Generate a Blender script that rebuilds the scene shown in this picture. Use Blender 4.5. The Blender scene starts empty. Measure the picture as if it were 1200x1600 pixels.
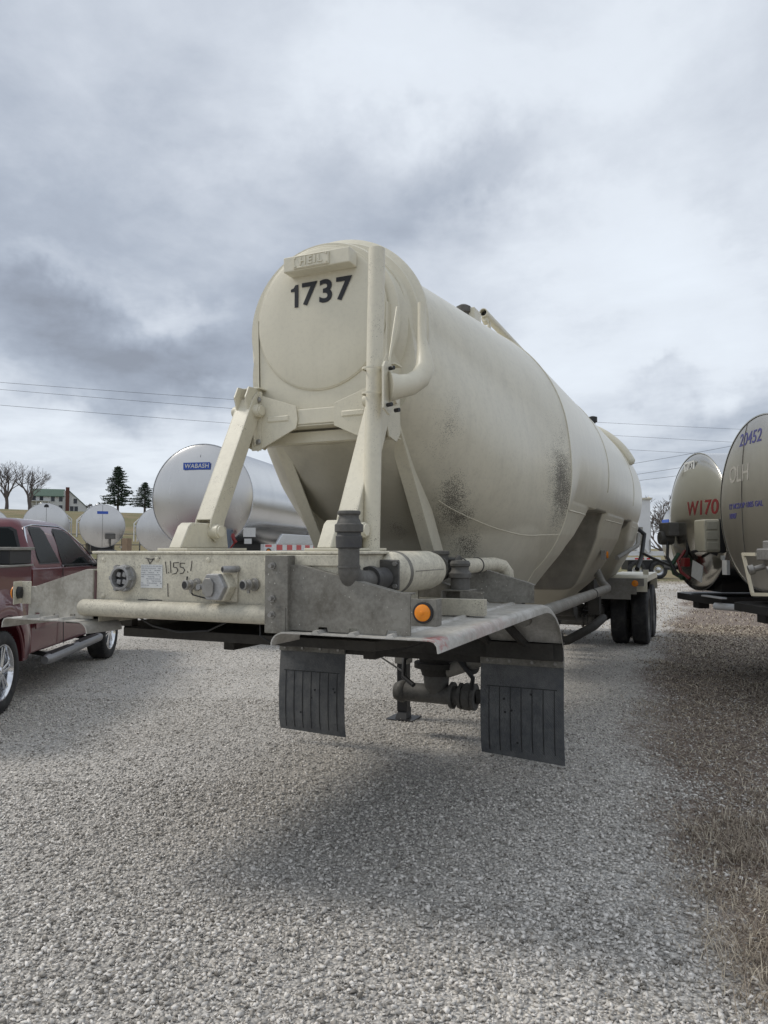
import bpy, bmesh, math, random
import numpy as np
from mathutils import Vector, Matrix, Quaternion
R = math.radians
random.seed(7); rng = np.random.default_rng(7)
S = bpy.context.scene
COL = S.collection

# ------------------------------------------------------------------ camera
F = 1155.0; CAMH = 1.70
PITCH = math.atan((857 - 800) / F)
_a = (1115 - 600) / F
TH = math.atan2(_a, math.cos(PITCH) + (857 - 800) / F * math.sin(PITCH))   # camera heading, left of the trailer axis (+Y)
cam_d = bpy.data.cameras.new('camera'); cam = bpy.data.objects.new('camera', cam_d); COL.objects.link(cam)
cam.location = (0, 0, CAMH); cam.rotation_euler = (R(90) + PITCH, 0, TH)
cam_d.sensor_fit = 'VERTICAL'; cam_d.sensor_height = 24.0; cam_d.lens = 24.0 * F / 1600
cam_d.clip_start = 0.05; cam_d.clip_end = 6000
S.camera = cam

def ray(u, v):
    x, y, z = (u - 600) / F, -(v - 800) / F, 1.0
    lx, lf, lz = x, z * math.cos(PITCH) - y * math.sin(PITCH), z * math.sin(PITCH) + y * math.cos(PITCH)
    return Vector((lx * math.cos(TH) - lf * math.sin(TH), lx * math.sin(TH) + lf * math.cos(TH), lz))
def at(u, v, X=None, Y=None, Z=None, D=None):      # a point of the place measured from the photograph
    r = ray(u, v)
    if X is not None: t = X / r.x
    elif Y is not None: t = Y / r.y
    elif Z is not None: t = (Z - CAMH) / r.z
    else: t = D / (-r.x * math.sin(TH) + r.y * math.cos(TH))
    q = r * t; q.z += CAMH
    return q
def L2W(x, f, z=0): return Vector((x * math.cos(TH) - f * math.sin(TH), x * math.sin(TH) + f * math.cos(TH), z))

# ------------------------------------------------------------------ world, sun, exposure
W = bpy.data.worlds.new("World"); S.world = W; W.use_nodes = True
wn = W.node_tree; wn.nodes.clear()
SUN_EL, SUN_AZ = R(48), R(-100)          # azimuth from +Y towards +X
def N(tree, t, **kw):
    n = tree.nodes.new(t)
    for k, v in kw.items():
        if k.startswith('i_'): n.inputs[int(k[2:])].default_value = v
        else: setattr(n, k, v)
    return n
def build_world():
    t = wn; L = t.links.new
    out = N(t, 'ShaderNodeOutputWorld'); bg = N(t, 'ShaderNodeBackground'); L(bg.outputs[0], out.inputs[0])
    bg.inputs[1].default_value = 0.97
    sky = N(t, 'ShaderNodeTexSky', sky_type='NISHITA', sun_disc=False)
    sky.sun_elevation = SUN_EL; sky.sun_rotation = SUN_AZ; sky.altitude = 200
    skys = N(t, 'ShaderNodeVectorMath', operation='SCALE'); skys.inputs['Scale'].default_value = 0.10
    L(sky.outputs[0], skys.inputs[0])
    tc = N(t, 'ShaderNodeTexCoord')
    sep = N(t, 'ShaderNodeSeparateXYZ'); L(tc.outputs['Generated'], sep.inputs[0])
    def math_(op, a, b=None, c=None, clamp=False):
        m = N(t, 'ShaderNodeMath', operation=op); m.use_clamp = clamp
        for i, q in enumerate((a, b, c)):
            if q is None: continue
            if isinstance(q, (int, float)): m.inputs[i].default_value = q
            else: L(q, m.inputs[i])
        return m.outputs[0]
    # cloud plane projection: dir.xy / (dir.z + 0.12)
    zc = math_('ADD', math_('MAXIMUM', sep.outputs[2], 0.0), 0.16)
    px = math_('DIVIDE', sep.outputs[0], zc); py = math_('DIVIDE', sep.outputs[1], zc)
    cmb = N(t, 'ShaderNodeCombineXYZ'); L(px, cmb.inputs[0]); L(py, cmb.inputs[1])
    def noise(scale, detail, rough, off, dist=0.0):
        mp = N(t, 'ShaderNodeMapping'); mp.inputs['Location'].default_value = off; L(cmb.outputs[0], mp.inputs[0])
        n = N(t, 'ShaderNodeTexNoise'); n.inputs['Scale'].default_value = scale; n.inputs['Detail'].default_value = detail
        n.inputs['Roughness'].default_value = rough; n.inputs['Distortion'].default_value = dist
        L(mp.outputs[0], n.inputs['Vector']); return n.outputs[0]
    big = noise(0.85, 6, 0.55, (3.1, 1.7, 0), 0.3)
    fine = noise(2.6, 7, 0.6, (7.3, 4.2, 2), 0.2)
    base = math_('ADD', math_('MULTIPLY', big, 0.66), math_('MULTIPLY', fine, 0.46))
    # banks of thicker and thinner cloud, each in a direction of its own (warped by noise)
    nz = N(t, 'ShaderNodeTexNoise'); nz.inputs['Scale'].default_value = 3.2; nz.inputs['Detail'].default_value = 6; nz.inputs['Roughness'].default_value = 0.6
    L(tc.outputs['Generated'], nz.inputs['Vector'])
    w1 = N(t, 'ShaderNodeVectorMath', operation='SUBTRACT'); L(nz.outputs['Color'], w1.inputs[0]); w1.inputs[1].default_value = (.5, .5, .5)
    w2 = N(t, 'ShaderNodeVectorMath', operation='SCALE'); w2.inputs['Scale'].default_value = 0.42; L(w1.outputs[0], w2.inputs[0])
    w3 = N(t, 'ShaderNodeVectorMath', operation='ADD'); L(w2.outputs[0], w3.inputs[0]); L(tc.outputs['Generated'], w3.inputs[1])
    acc = None
    for (u, v, sx, sy, amp) in CLOUDS:
        c = ray(u, v).normalized()
        right = Vector((c.y, -c.x, 0)).normalized(); up = right.cross(c)
        d = N(t, 'ShaderNodeVectorMath', operation='SUBTRACT'); L(w3.outputs[0], d.inputs[0]); d.inputs[1].default_value = c
        dx = N(t, 'ShaderNodeVectorMath', operation='DOT_PRODUCT'); L(d.outputs[0], dx.inputs[0]); dx.inputs[1].default_value = right / (sx / F)
        dy = N(t, 'ShaderNodeVectorMath', operation='DOT_PRODUCT'); L(d.outputs[0], dy.inputs[0]); dy.inputs[1].default_value = up / (sy / F)
        r2 = math_('ADD', math_('MULTIPLY', dx.outputs['Value'], dx.outputs['Value']), math_('MULTIPLY', dy.outputs['Value'], dy.outputs['Value']))
        front = N(t, 'ShaderNodeVectorMath', operation='DOT_PRODUCT'); L(tc.outputs['Generated'], front.inputs[0]); front.inputs[1].default_value = c
        g = math_('MULTIPLY', math_('EXPONENT', math_('MULTIPLY', r2, -1.0)), amp)
        g = math_('MULTIPLY', g, math_('GREATER_THAN', front.outputs['Value'], 0.0))
        acc = g if acc is None else math_('ADD', acc, g)
    tot = math_('ADD', base, acc)
    cr = N(t, 'ShaderNodeValToRGB'); L(tot, cr.inputs[0]); e = cr.color_ramp
    e.elements[0].position = 0.18; e.elements[0].color = (0.81, 0.87, 0.94, 1)
    e.elements[1].position = 1.0; e.elements[1].color = (0.26, 0.285, 0.335, 1)
    for p, c in ((0.42, (0.735, 0.785, 0.85, 1)), (0.60, (0.575, 0.62, 0.69, 1)), (0.76, (0.41, 0.455, 0.53, 1)), (0.92, (0.31, 0.345, 0.41, 1))):
        x = e.elements.new(p); x.color = c
    mix = N(t, 'ShaderNodeMixRGB'); mix.inputs[0].default_value = 0.92
    L(skys.outputs[0], mix.inputs[1]); L(cr.outputs[0], mix.inputs[2])
    L(mix.outputs[0], bg.inputs[0])
CLOUDS = [(150, 480, 330, 90, 0.36), (20, 200, 330, 170, 0.15), (170, 625, 330, 40, -.08), (400, 260, 200, 70, .10), (745, 270, 160, 75, 0.27), (470, 370, 180, 50, .12),
          (300, 420, 80, 35, -.20), (60, 370, 130, 25, -.14), (980, 570, 50, 18, 0.16), (1130, 620, 140, 40, 0.24), (1060, 690, 120, 30, .12),
          (1000, 430, 260, 130, -0.16), (350, 20, 300, 120, 0.02), (950, 60, 320, 140, -0.12), (560, 60, 120, 90, -.12), (150, 600, 260, 35, .10), (200, 690, 300, 40, -0.05),
          (1190, 340, 60, 40, .12), (330, 560, 120, 30, .12), (1100, 770, 200, 30, -.1)]
build_world()
sd = bpy.data.lights.new('sun', 'SUN'); sun = bpy.data.objects.new('sun', sd); COL.objects.link(sun)
sd.energy = 1.5; sd.angle = R(16); sd.color = (1.0, 0.94, 0.85)
_sv = Vector((math.sin(SUN_AZ) * math.cos(SUN_EL), math.cos(SUN_AZ) * math.cos(SUN_EL), math.sin(SUN_EL)))
sun.rotation_euler = _sv.to_track_quat('Z', 'Y').to_euler(); sun.location = (0, 0, 60)
S.view_settings.view_transform = 'Standard'; S.view_settings.look = 'None'; S.view_settings.exposure = 0.20; S.view_settings.gamma = 1.0
S.view_settings.use_curve_mapping = False
S.cycles.max_bounces = 6

# ------------------------------------------------------------------ helpers
def tag(o, label=None, cat=None, group=None, kind=None):
    for k, v in (('label', label), ('category', cat), ('group', group), ('kind', kind)):
        if v: o[k] = v
    return o
def thing(name, label, cat, loc=(0, 0, 0), rz=0.0, group=None, off=(0, 0, 0)):
    o = bpy.data.objects.new(name, None); COL.objects.link(o)
    o.location = loc; o.rotation_euler = (0, 0, rz); o.empty_display_size = 0.2
    o['off'] = list(off)
    return tag(o, label, cat, group)
def root_off(p):
    while p is not None:
        if 'off' in p.keys(): return Vector(p['off'])
        p = p.parent
    return Vector((0, 0, 0))

NOSPLIT = {'ground', 'vessel', 'weld_seam', 'pressed_rib', 'moulded_rib', 'rivet_hole', 'print_lines', 'handwritten_number', 'torn_mark', 'air_line', 'plate_rim', 'foliage', 'crown', 'trunk', 'branches', 'tape', 'tread', 'fence_mesh', 'rail', 'house_wall', 'suspension_frame', 'seam'}
class MB:
    def __init__(s): s.v = []; s.f = []; s.pc = []
    def add(s, vs, fs):
        s.pc.append((len(s.v), len(s.f))); n = len(s.v); s.v += [tuple(x) for x in vs]; s.f += [tuple(i + n for i in f) for f in fs]; return s
    def box(s, c, size, rot=None):
        hx, hy, hz = size[0] / 2, size[1] / 2, size[2] / 2
        vs = [Vector((x, y, z)) for x in (-hx, hx) for y in (-hy, hy) for z in (-hz, hz)]
        if rot is not None: vs = [rot @ q for q in vs]
        c = Vector(c)
        return s.add([q + c for q in vs], [(0, 1, 3, 2), (4, 6, 7, 5), (0, 4, 5, 1), (2, 3, 7, 6), (0, 2, 6, 4), (1, 5, 7, 3)])
    def bb(s, x0, x1, y0, y1, z0, z1): return s.box(((x0 + x1) / 2, (y0 + y1) / 2, (z0 + z1) / 2), (abs(x1 - x0), abs(y1 - y0), abs(z1 - z0)))
    def beam(s, a, b, w, h, up=(0, 0, 1)):      # box from a to b, w across, h along up
        a = Vector(a); b = Vector(b); d = b - a; L = d.length; d.normalize(); up = Vector(up)
        x = d.cross(up).normalized(); u = x.cross(d).normalized()
        m = Matrix((x, d, u)).transposed()
        return s.box((a + b) / 2, (w, L, h), m)
    def rings(s, rings, close=True, cap=True):
        n = len(rings[0]); base = len(s.v); s.pc.append((len(s.v), len(s.f)))
        for r in rings: s.v += [tuple(q) for q in r]
        for i in range(len(rings) - 1):
            for j in range(n if close else n - 1):
                k = (j + 1) % n
                s.f.append((base + i * n + j, base + i * n + k, base + (i + 1) * n + k, base + (i + 1) * n + j))
        if cap:
            s.f.append(tuple(base + j for j in range(n))[::-1]); s.f.append(tuple(base + (len(rings) - 1) * n + j for j in range(n)))
        return s
    def tube(s, path, r, seg=12, cap=True):
        P = [Vector(p) for p in path]; rs = r if isinstance(r, (list, tuple)) else [r] * len(P)
        rg = []; prev = None
        for i, p in enumerate(P):
            if i == 0: d = P[1] - P[0]
            elif i == len(P) - 1: d = P[-1] - P[-2]
            else: d = (P[i + 1] - P[i]).normalized() + (P[i] - P[i - 1]).normalized()
            d.normalize()
            if prev is None:
                a = Vector((0, 0, 1)) if abs(d.z) < .9 else Vector((1, 0, 0))
                x = d.cross(a).normalized()
            else:
                x = (prev - d * prev.dot(d)).normalized()
            prev = x; y = d.cross(x)
            rg.append([p + (x * math.cos(t) + y * math.sin(t)) * rs[i] for t in [2 * math.pi * k / seg for k in range(seg)]])
        return s.rings(rg, cap=cap)
    def cyl(s, a, b, r, r2=None, seg=20, cap=True): return s.tube([a, b], [r, r if r2 is None else r2], seg, cap)
    def lathe(s, o, ax, prof, seg=28, cap=True):      # prof: (distance along axis, radius)
        o = Vector(o); ax = Vector(ax).normalized()
        a = Vector((0, 0, 1)) if abs(ax.z) < .9 else Vector((1, 0, 0))
        x = ax.cross(a).normalized(); y = ax.cross(x)
        rg = [[o + ax * d + (x * math.cos(t) + y * math.sin(t)) * max(r, 1e-4) for t in [2 * math.pi * k / seg for k in range(seg)]] for d, r in prof]
        return s.rings(rg, cap=cap)
    def prism(s, pts, vec):      # polygon (3-D points) extruded along vec
        P = [Vector(p) for p in pts]; vec = Vector(vec); n = len(P)
        return s.add(P + [p + vec for p in P], [tuple(range(n))[::-1], tuple(range(n, 2 * n))] + [(i, (i + 1) % n, n + (i + 1) % n, n + i) for i in range(n)])
    def sheet(s, prof, x0, x1, t):      # open profile (y,z) swept along x with thickness t downwards/inwards
        n = len(prof); nr = []
        for i in range(n):
            a = prof[max(0, i - 1)]; b = prof[min(n - 1, i + 1)]
            dy, dz = b[0] - a[0], b[1] - a[1]; l = math.hypot(dy, dz) or 1
            nr.append((dz / l, -dy / l))
        rg = []
        for x in (x0, x1):
            rg.append([(x, p[0], p[1]) for p in prof] + [(x, p[0] + q[0] * t, p[1] + q[1] * t) for p, q in zip(prof[::-1], nr[::-1])])
        return s.rings(rg)
    def build(s, name, m, parent=None, smooth=35, bevel=0.0, label=None, seg=2):
        if name in NOSPLIT or len(s.pc) < 2 or parent is None: return s._build(name, m, parent, smooth, bevel, label, seg)
        P = []      # pieces that touch stay together, pieces that do not become objects of their own
        for i, (v0, f0) in enumerate(s.pc):
            v1, f1 = s.pc[i + 1] if i + 1 < len(s.pc) else (len(s.v), len(s.f))
            a = np.array(s.v[v0:v1]); P.append([[(v0, v1, f0, f1)], [(a.min(0) - .004, a.max(0) + .004)]])
        ch = True
        while ch:
            ch = False
            for i in range(len(P)):
                for j in range(i + 1, len(P)):
                    if any((a[0] <= b[1]).all() and (b[0] <= a[1]).all() for a in P[i][1] for b in P[j][1]):
                        P[i][0] += P[j][0]; P[i][1] += P[j][1]; del P[j]; ch = True; break
                if ch: break
        if len(P) == 1: return s._build(name, m, parent, smooth, bevel, label, seg)
        first = None
        for rgs, _ in P:
            q = MB()
            for v0, v1, f0, f1 in rgs:
                b = len(q.v); q.v += s.v[v0:v1]; q.f += [tuple(k - v0 + b for k in f) for f in s.f[f0:f1]]
            o = q._build(name, m, parent, smooth, bevel, label, seg); first = first or o
        return first
    def _build(s, name, m, parent=None, smooth=35, bevel=0.0, label=None, seg=2):
        off = root_off(parent) if parent is not None else Vector((0, 0, 0))
        me = bpy.data.meshes.new(name)
        me.from_pydata([(a[0] - off.x, a[1] - off.y, a[2] - off.z) for a in s.v], [], s.f)
        me.validate(); me.materials.append(m)
        bm = bmesh.new(); bm.from_mesh(me); bmesh.ops.recalc_face_normals(bm, faces=bm.faces); bm.to_mesh(me); bm.free()
        if smooth:
            me.polygons.foreach_set('use_smooth', [True] * len(me.polygons)); me.set_sharp_from_angle(angle=R(smooth))
        o = bpy.data.objects.new(name, me); COL.objects.link(o); o.parent = parent
        if bevel:
            b = o.modifiers.new('bevel', 'BEVEL'); b.width = bevel; b.segments = seg; b.limit_method = 'ANGLE'; b.angle_limit = R(40); b.harden_normals = True
        if label: o['label'] = label
        return o
def arc(c, r, a0, a1, n, axis='yz'):
    out = []
    for i in range(n + 1):
        a = R(a0 + (a1 - a0) * i / n); out.append((c[0] + r * math.cos(a), c[1] + r * math.sin(a)))
    return out
def text_mesh(name, txt, size, origin, xdir, ydir, m, parent, depth=0.002, bold=0.0, spacing=1.0, sx=1.0, label=None, shear=0.0):
    c = bpy.data.curves.new(name, 'FONT'); c.body = txt; c.size = size; c.extrude = depth; c.offset = bold; c.space_character = spacing
    c.align_x = 'CENTER'; c.align_y = 'CENTER'; c.shear = shear
    t = bpy.data.objects.new(name, c); COL.objects.link(t)
    dg = bpy.context.evaluated_depsgraph_get(); dg.update()
    me = bpy.data.meshes.new_from_object(t.evaluated_get(dg)); bpy.data.objects.remove(t); bpy.data.curves.remove(c)
    x = Vector(xdir).normalized(); y = Vector(ydir).normalized(); z = x.cross(y)
    off = root_off(parent) if parent is not None else Vector((0, 0, 0))
    o_ = Vector(origin) - off
    for q in me.vertices: q.co = o_ + x * (q.co.x * sx) + y * q.co.y + z * q.co.z
    me.materials.clear(); me.materials.append(m); me.name = name
    o = bpy.data.objects.new(name, me); COL.objects.link(o); o.parent = parent
    if label: o['label'] = label
    return o
def copy_tree(o, parent=None):
    c = o.copy(); COL.objects.link(c); c.parent = parent
    for ch in list(o.children): copy_tree(ch, c)
    return c

# ------------------------------------------------------------------ materials
class Mat:
    def __init__(s, name, col=(.5, .5, .5), rough=.5, metal=0.0, spec=0.5):
        s.m = bpy.data.materials.new(name); s.m.use_nodes = True; s.t = s.m.node_tree
        s.b = s.t.nodes['Principled BSDF']
        s.b.inputs['Base Color'].default_value = (*col, 1); s.b.inputs['Roughness'].default_value = rough
        s.b.inputs['Metallic'].default_value = metal; s.b.inputs['Specular IOR Level'].default_value = spec
        s.tc = N(s.t, 'ShaderNodeTexCoord'); s.P = s.tc.outputs['Object']
        rgb = N(s.t, 'ShaderNodeRGB'); rgb.outputs[0].default_value = (*col, 1); s.c = rgb.outputs[0]
        s.r = None; s.rough = rough; s.h = []
    def L(s, a, b): s.t.links.new(a, b)
    def ma(s, op, a, b=None, c=None, clamp=False):
        m = N(s.t, 'ShaderNodeMath', operation=op); m.use_clamp = clamp
        for i, q in enumerate((a, b, c)):
            if q is None: continue
            if isinstance(q, (int, float)): m.inputs[i].default_value = q
            else: s.L(q, m.inputs[i])
        return m.outputs[0]
    def noise(s, scale, detail=4, rough=.55, sc=(1, 1, 1), dist=0, loc=(0, 0, 0)):
        mp = N(s.t, 'ShaderNodeMapping'); mp.inputs['Scale'].default_value = sc; mp.inputs['Location'].default_value = loc; s.L(s.P, mp.inputs[0])
        n = N(s.t, 'ShaderNodeTexNoise'); n.inputs['Scale'].default_value = scale; n.inputs['Detail'].default_value = detail
        n.inputs['Roughness'].default_value = rough; n.inputs['Distortion'].default_value = dist
        s.L(mp.outputs[0], n.inputs['Vector']); return n.outputs[0]
    def vor(s, scale, feature='F1', out='Distance', sc=(1, 1, 1)):
        mp = N(s.t, 'ShaderNodeMapping'); mp.inputs['Scale'].default_value = sc; s.L(s.P, mp.inputs[0])
        n = N(s.t, 'ShaderNodeTexVoronoi', feature=feature); n.inputs['Scale'].default_value = scale
        s.L(mp.outputs[0], n.inputs['Vector']); return n.outputs[out]
    def ramp(s, x, a, b):      # linear step a..b clamped 0..1
        mr = N(s.t, 'ShaderNodeMapRange'); mr.clamp = True
        mr.inputs[1].default_value = a; mr.inputs[2].default_value = b
        if isinstance(x, (int, float)): mr.inputs[0].default_value = x
        else: s.L(x, mr.inputs[0])
        return mr.outputs[0]
    def mix(s, fac, col, blend='MIX'):
        m = N(s.t, 'ShaderNodeMixRGB', blend_type=blend)
        if isinstance(fac, (int, float)): m.inputs[0].default_value = fac
        else: s.L(fac, m.inputs[0])
        s.L(s.c, m.inputs[1])
        if isinstance(col, tuple): m.inputs[2].default_value = (*col[:3], 1)
        else: s.L(col, m.inputs[2])
        s.c = m.outputs[0]; return s
    def roughmix(s, fac, r):
        m = N(s.t, 'ShaderNodeMix'); 
        s.L(fac, m.inputs[0]); m.inputs[3].default_value = r
        if s.r is None: m.inputs[2].default_value = s.rough
        else: s.L(s.r, m.inputs[2])
        s.r = m.outputs[0]; return s
    def bump(s, h, dist, strength=1.0): s.h.append((h, dist, strength)); return s
    def comp(s, i):
        q = N(s.t, 'ShaderNodeSeparateXYZ'); s.L(s.P, q.inputs[0]); return q.outputs[i]
    def blob(s, c, rad):      # soft ellipsoid mask in object space
        a = N(s.t, 'ShaderNodeVectorMath', operation='SUBTRACT'); s.L(s.P, a.inputs[0]); a.inputs[1].default_value = c
        b = N(s.t, 'ShaderNodeVectorMath', operation='DIVIDE'); s.L(a.outputs[0], b.inputs[0]); b.inputs[1].default_value = rad
        l = N(s.t, 'ShaderNodeVectorMath', operation='LENGTH'); s.L(b.outputs[0], l.inputs[0])
        return s.ramp(l.outputs['Value'], 1.0, 0.0)
    def done(s):
        s.L(s.c, s.b.inputs['Base Color'])
        if s.r is not None: s.L(s.r, s.b.inputs['Roughness'])
        nrm = None
        for h, d, st in s.h:
            b = N(s.t, 'ShaderNodeBump'); b.inputs['Distance'].default_value = d; b.inputs['Strength'].default_value = st
            s.L(h, b.inputs['Height'])
            if nrm is not None: s.L(nrm, b.inputs['Normal'])
            nrm = b.outputs[0]
        if nrm is not None: s.L(nrm, s.b.inputs['Normal'])
        return s.m

CREAM = (0.69, 0.65, 0.525)
def cream_mat(name, blobs=(), spatter=0.0, zdirt=None, grime=0.25, extra=None, peel=True, rough=.42):
    m = Mat(name, CREAM, rough)
    n = m.noise(1.6, 5, .6); m.mix(m.ma('MULTIPLY', m.ramp(n, .35, .75), .14), (0.52, 0.49, 0.39))
    drip = m.noise(7, 5, .65, (1, 1, .12)); m.mix(m.ma('MULTIPLY', m.ramp(drip, .5, .8), grime * .7), (0.36, 0.335, 0.27))
    fineg = m.noise(34, 4, .7); m.mix(m.ma('MULTIPLY', m.ramp(fineg, .48, .75), grime * .6), (0.30, 0.28, 0.23))
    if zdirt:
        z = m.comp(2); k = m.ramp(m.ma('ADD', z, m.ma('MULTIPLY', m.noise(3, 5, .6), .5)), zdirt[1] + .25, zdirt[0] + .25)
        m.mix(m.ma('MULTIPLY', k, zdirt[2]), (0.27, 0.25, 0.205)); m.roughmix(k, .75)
    if spatter or blobs:
        v1 = m.vor(150); v2 = m.noise(130, 3, .7); v3 = m.noise(6, 3, .6)
        speck = m.ma('ADD', m.ma('MULTIPLY', v1, -.55), m.ma('ADD', v2, m.ma('MULTIPLY', v3, .45)))
        acc = None
        if spatter: acc = m.ma('MULTIPLY', m.ramp(v3, 0, 1), spatter)
        for c, rad, amp in blobs:
            g = m.ma('MULTIPLY', m.blob(c, rad), amp); acc = g if acc is None else m.ma('ADD', acc, g)
        k = m.ramp(m.ma('ADD', speck, acc), .86, .97)
        m.mix(m.ma('MULTIPLY', k, .88), (0.055, 0.048, 0.04)); m.roughmix(k, .8)
    if extra: extra(m)
    if peel: m.bump(m.noise(55, 3, .5), .0006)
    m.bump(m.noise(1.3, 2, .5), .018, .5)
    return m.done()
TOFF = Vector((0, 3, 0))
def tb(x, y, z): return (x - TOFF.x, y - TOFF.y, z - TOFF.z)      # trailer design coordinates -> object coordinates
M = {}
def shade_and_grime(m):      # grime and painted-in shade on the recess walls between the hoppers
    n = m.noise(7, 5, .65)
    y, z = m.comp(1), m.comp(2)
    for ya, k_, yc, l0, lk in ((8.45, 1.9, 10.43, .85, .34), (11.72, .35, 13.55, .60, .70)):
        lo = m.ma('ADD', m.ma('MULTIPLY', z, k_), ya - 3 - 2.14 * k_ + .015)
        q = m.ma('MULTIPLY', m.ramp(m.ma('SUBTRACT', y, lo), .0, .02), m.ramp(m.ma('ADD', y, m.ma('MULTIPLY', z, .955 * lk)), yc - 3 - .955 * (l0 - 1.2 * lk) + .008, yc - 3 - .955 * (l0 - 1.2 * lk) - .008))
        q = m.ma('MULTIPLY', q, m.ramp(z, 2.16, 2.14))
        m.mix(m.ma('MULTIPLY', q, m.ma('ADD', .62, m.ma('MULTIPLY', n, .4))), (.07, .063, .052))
    fu = m.ma('MULTIPLY', m.blob(tb(0, 4.85, 1.95), (.62, .95, .85)), 1.9, clamp=True)  # painted shade: darkens the front underside between the struts
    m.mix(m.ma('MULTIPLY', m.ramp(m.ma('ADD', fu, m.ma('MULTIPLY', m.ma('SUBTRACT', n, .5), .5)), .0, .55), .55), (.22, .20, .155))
    w = m.noise(2.2, 5, .6, (1, 1, .18)); m.mix(m.ma('MULTIPLY', m.ramp(w, .5, .75), .22), (.50, .465, .37))
    c = m.noise(.8, 4, .6); m.mix(m.ma('MULTIPLY', m.ramp(c, .4, .7), .16), (.62, .62, .58))
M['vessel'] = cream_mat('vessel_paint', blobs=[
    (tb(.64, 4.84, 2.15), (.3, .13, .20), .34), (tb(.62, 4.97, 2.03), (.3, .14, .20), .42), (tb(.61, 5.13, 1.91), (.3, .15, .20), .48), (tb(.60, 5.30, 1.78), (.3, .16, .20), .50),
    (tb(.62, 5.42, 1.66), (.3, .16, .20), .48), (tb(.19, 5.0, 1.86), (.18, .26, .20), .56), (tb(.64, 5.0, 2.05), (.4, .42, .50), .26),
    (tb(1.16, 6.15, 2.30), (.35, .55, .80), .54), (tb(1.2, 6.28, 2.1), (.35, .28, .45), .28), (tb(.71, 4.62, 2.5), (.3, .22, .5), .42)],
    zdirt=(1.15, 2.10, .80), grime=.34, rough=.30, extra=shade_and_grime)
M['cream'] = cream_mat('cream_paint', grime=.22, spatter=.10)
def scuffs(m):
    a = m.noise(5, 5, .7, (1, 1, .3)); m.mix(m.ma('MULTIPLY', m.ramp(a, .56, .72), .35), (.33, .32, .30))
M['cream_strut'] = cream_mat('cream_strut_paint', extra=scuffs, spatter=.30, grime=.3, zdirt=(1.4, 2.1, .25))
def mottled(m):
    a = m.noise(16, 6, .72); m.mix(m.ma('MULTIPLY', m.ramp(a, .46, .66), .55), (.40, .37, .30))
    b = m.noise(90, 4, .7); m.mix(m.ma('MULTIPLY', m.ramp(b, .50, .68), .5), (.24, .22, .18))
    c = m.noise(4, 5, .6, (1, 1, .35)); m.mix(m.ma('MULTIPLY', m.ramp(c, .55, .72), .35), (.30, .27, .22))
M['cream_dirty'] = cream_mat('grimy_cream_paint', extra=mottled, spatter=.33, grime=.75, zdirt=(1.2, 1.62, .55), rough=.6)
def alu(name, col, rough, metal, dirt, dcol=(.16, .15, .13), sc=1.0, spat=.0):
    m = Mat(name, col, rough, metal)
    a = m.noise(5 * sc, 6, .65); b = m.noise(42 * sc, 5, .7)
    k = m.ma('MULTIPLY', m.ramp(m.ma('ADD', a, m.ma('MULTIPLY', b, .6)), .62, .98), dirt)
    m.mix(k, dcol); m.roughmix(k, .8)
    if spat:
        s_ = m.ramp(m.ma('SUBTRACT', m.noise(60 * sc, 3, .7), m.ma('MULTIPLY', m.vor(70 * sc), .4)), .52, .6); m.mix(m.ma('MULTIPLY', s_, spat), (.62, .6, .54))
    m.bump(b, .0012, .6)
    return m.done()
M['plate'] = alu('grimy_grey_plate', (.26, .25, .22), .6, .1, .85, (.11, .10, .082), spat=.9)
M['plate_light'] = alu('grimy_pale_plate', (.46, .44, .39), .6, .1, .8, (.20, .185, .15), spat=.4)
def deckmat():
    m = Mat('worn_deck_aluminium', (.56, .545, .51), .55, .15)
    a = m.noise(5, 6, .65); b = m.noise(42, 5, .7); m.mix(m.ma('MULTIPLY', m.ramp(m.ma('ADD', a, m.ma('MULTIPLY', b, .6)), .6, .95), .65), (.24, .225, .19))
    s_ = m.noise(9, 5, .7, (3, .6, 1)); m.mix(m.ma('MULTIPLY', m.ramp(s_, .55, .7), .4), (.68, .665, .63))
    g = m.blob(tb(1.22, 2.98, 1.30), (.10, .2, .10)); m.mix(m.ramp(m.ma('ADD', g, m.ma('MULTIPLY', m.ma('SUBTRACT', m.noise(28, 4, .75), .5), 1.6)), .5, .85), (.42, .16, .15))
    g = m.blob(tb(1.25, 3.7, 1.29), (.1, .9, .1)); m.mix(m.ma('MULTIPLY', m.ramp(m.ma('ADD', g, m.ma('MULTIPLY', m.ma('SUBTRACT', m.noise(22, 4, .75, (1, .3, 1)), .5), 1.8)), .5, .8), .16), (.48, .18, .16))
    m.bump(b, .0012, .6); return m.done()
M['deckplate'] = deckmat()
M['under'] = alu('road_grime_steel', (.050, .046, .040), .7, .1, .7, (.024, .022, .019))
M['greypaint'] = alu('dusty_grey_steel', (.30, .29, .265), .6, .1, .6, (.14, .13, .11))
M['fitting'] = alu('cast_fitting_metal', (.14, .135, .125), .6, .2, .7, (.06, .057, .05))
M['fitting_dark'] = alu('black_coupling', (.05, .05, .055), .5, .2, .5, (.12, .115, .1))
M['cast'] = alu('cast_aluminium', (.42, .42, .42), .45, .6, .55, (.12, .115, .1), 2)
def simple(name, col, rough=.5, metal=0, nz=.2, sc=8, bump=0, spec=.5):
    m = Mat(name, col, rough, metal, spec); d = tuple(c * .55 for c in col)
    m.mix(m.ma('MULTIPLY', m.ramp(m.noise(sc, 5, .65), .35, .75), nz), d)
    if bump: m.bump(m.noise(sc * 6, 4, .6), bump)
    return m.done()
M['black'] = simple('black_paint', (.018, .018, .019), .5, 0, .3)
M['bolt'] = simple('bolt_metal', (.33, .32, .30), .45, .6, .6, 30)
M['lens'] = simple('amber_lens', (.85, .27, .015), .25, 0, .45, 30)
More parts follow.
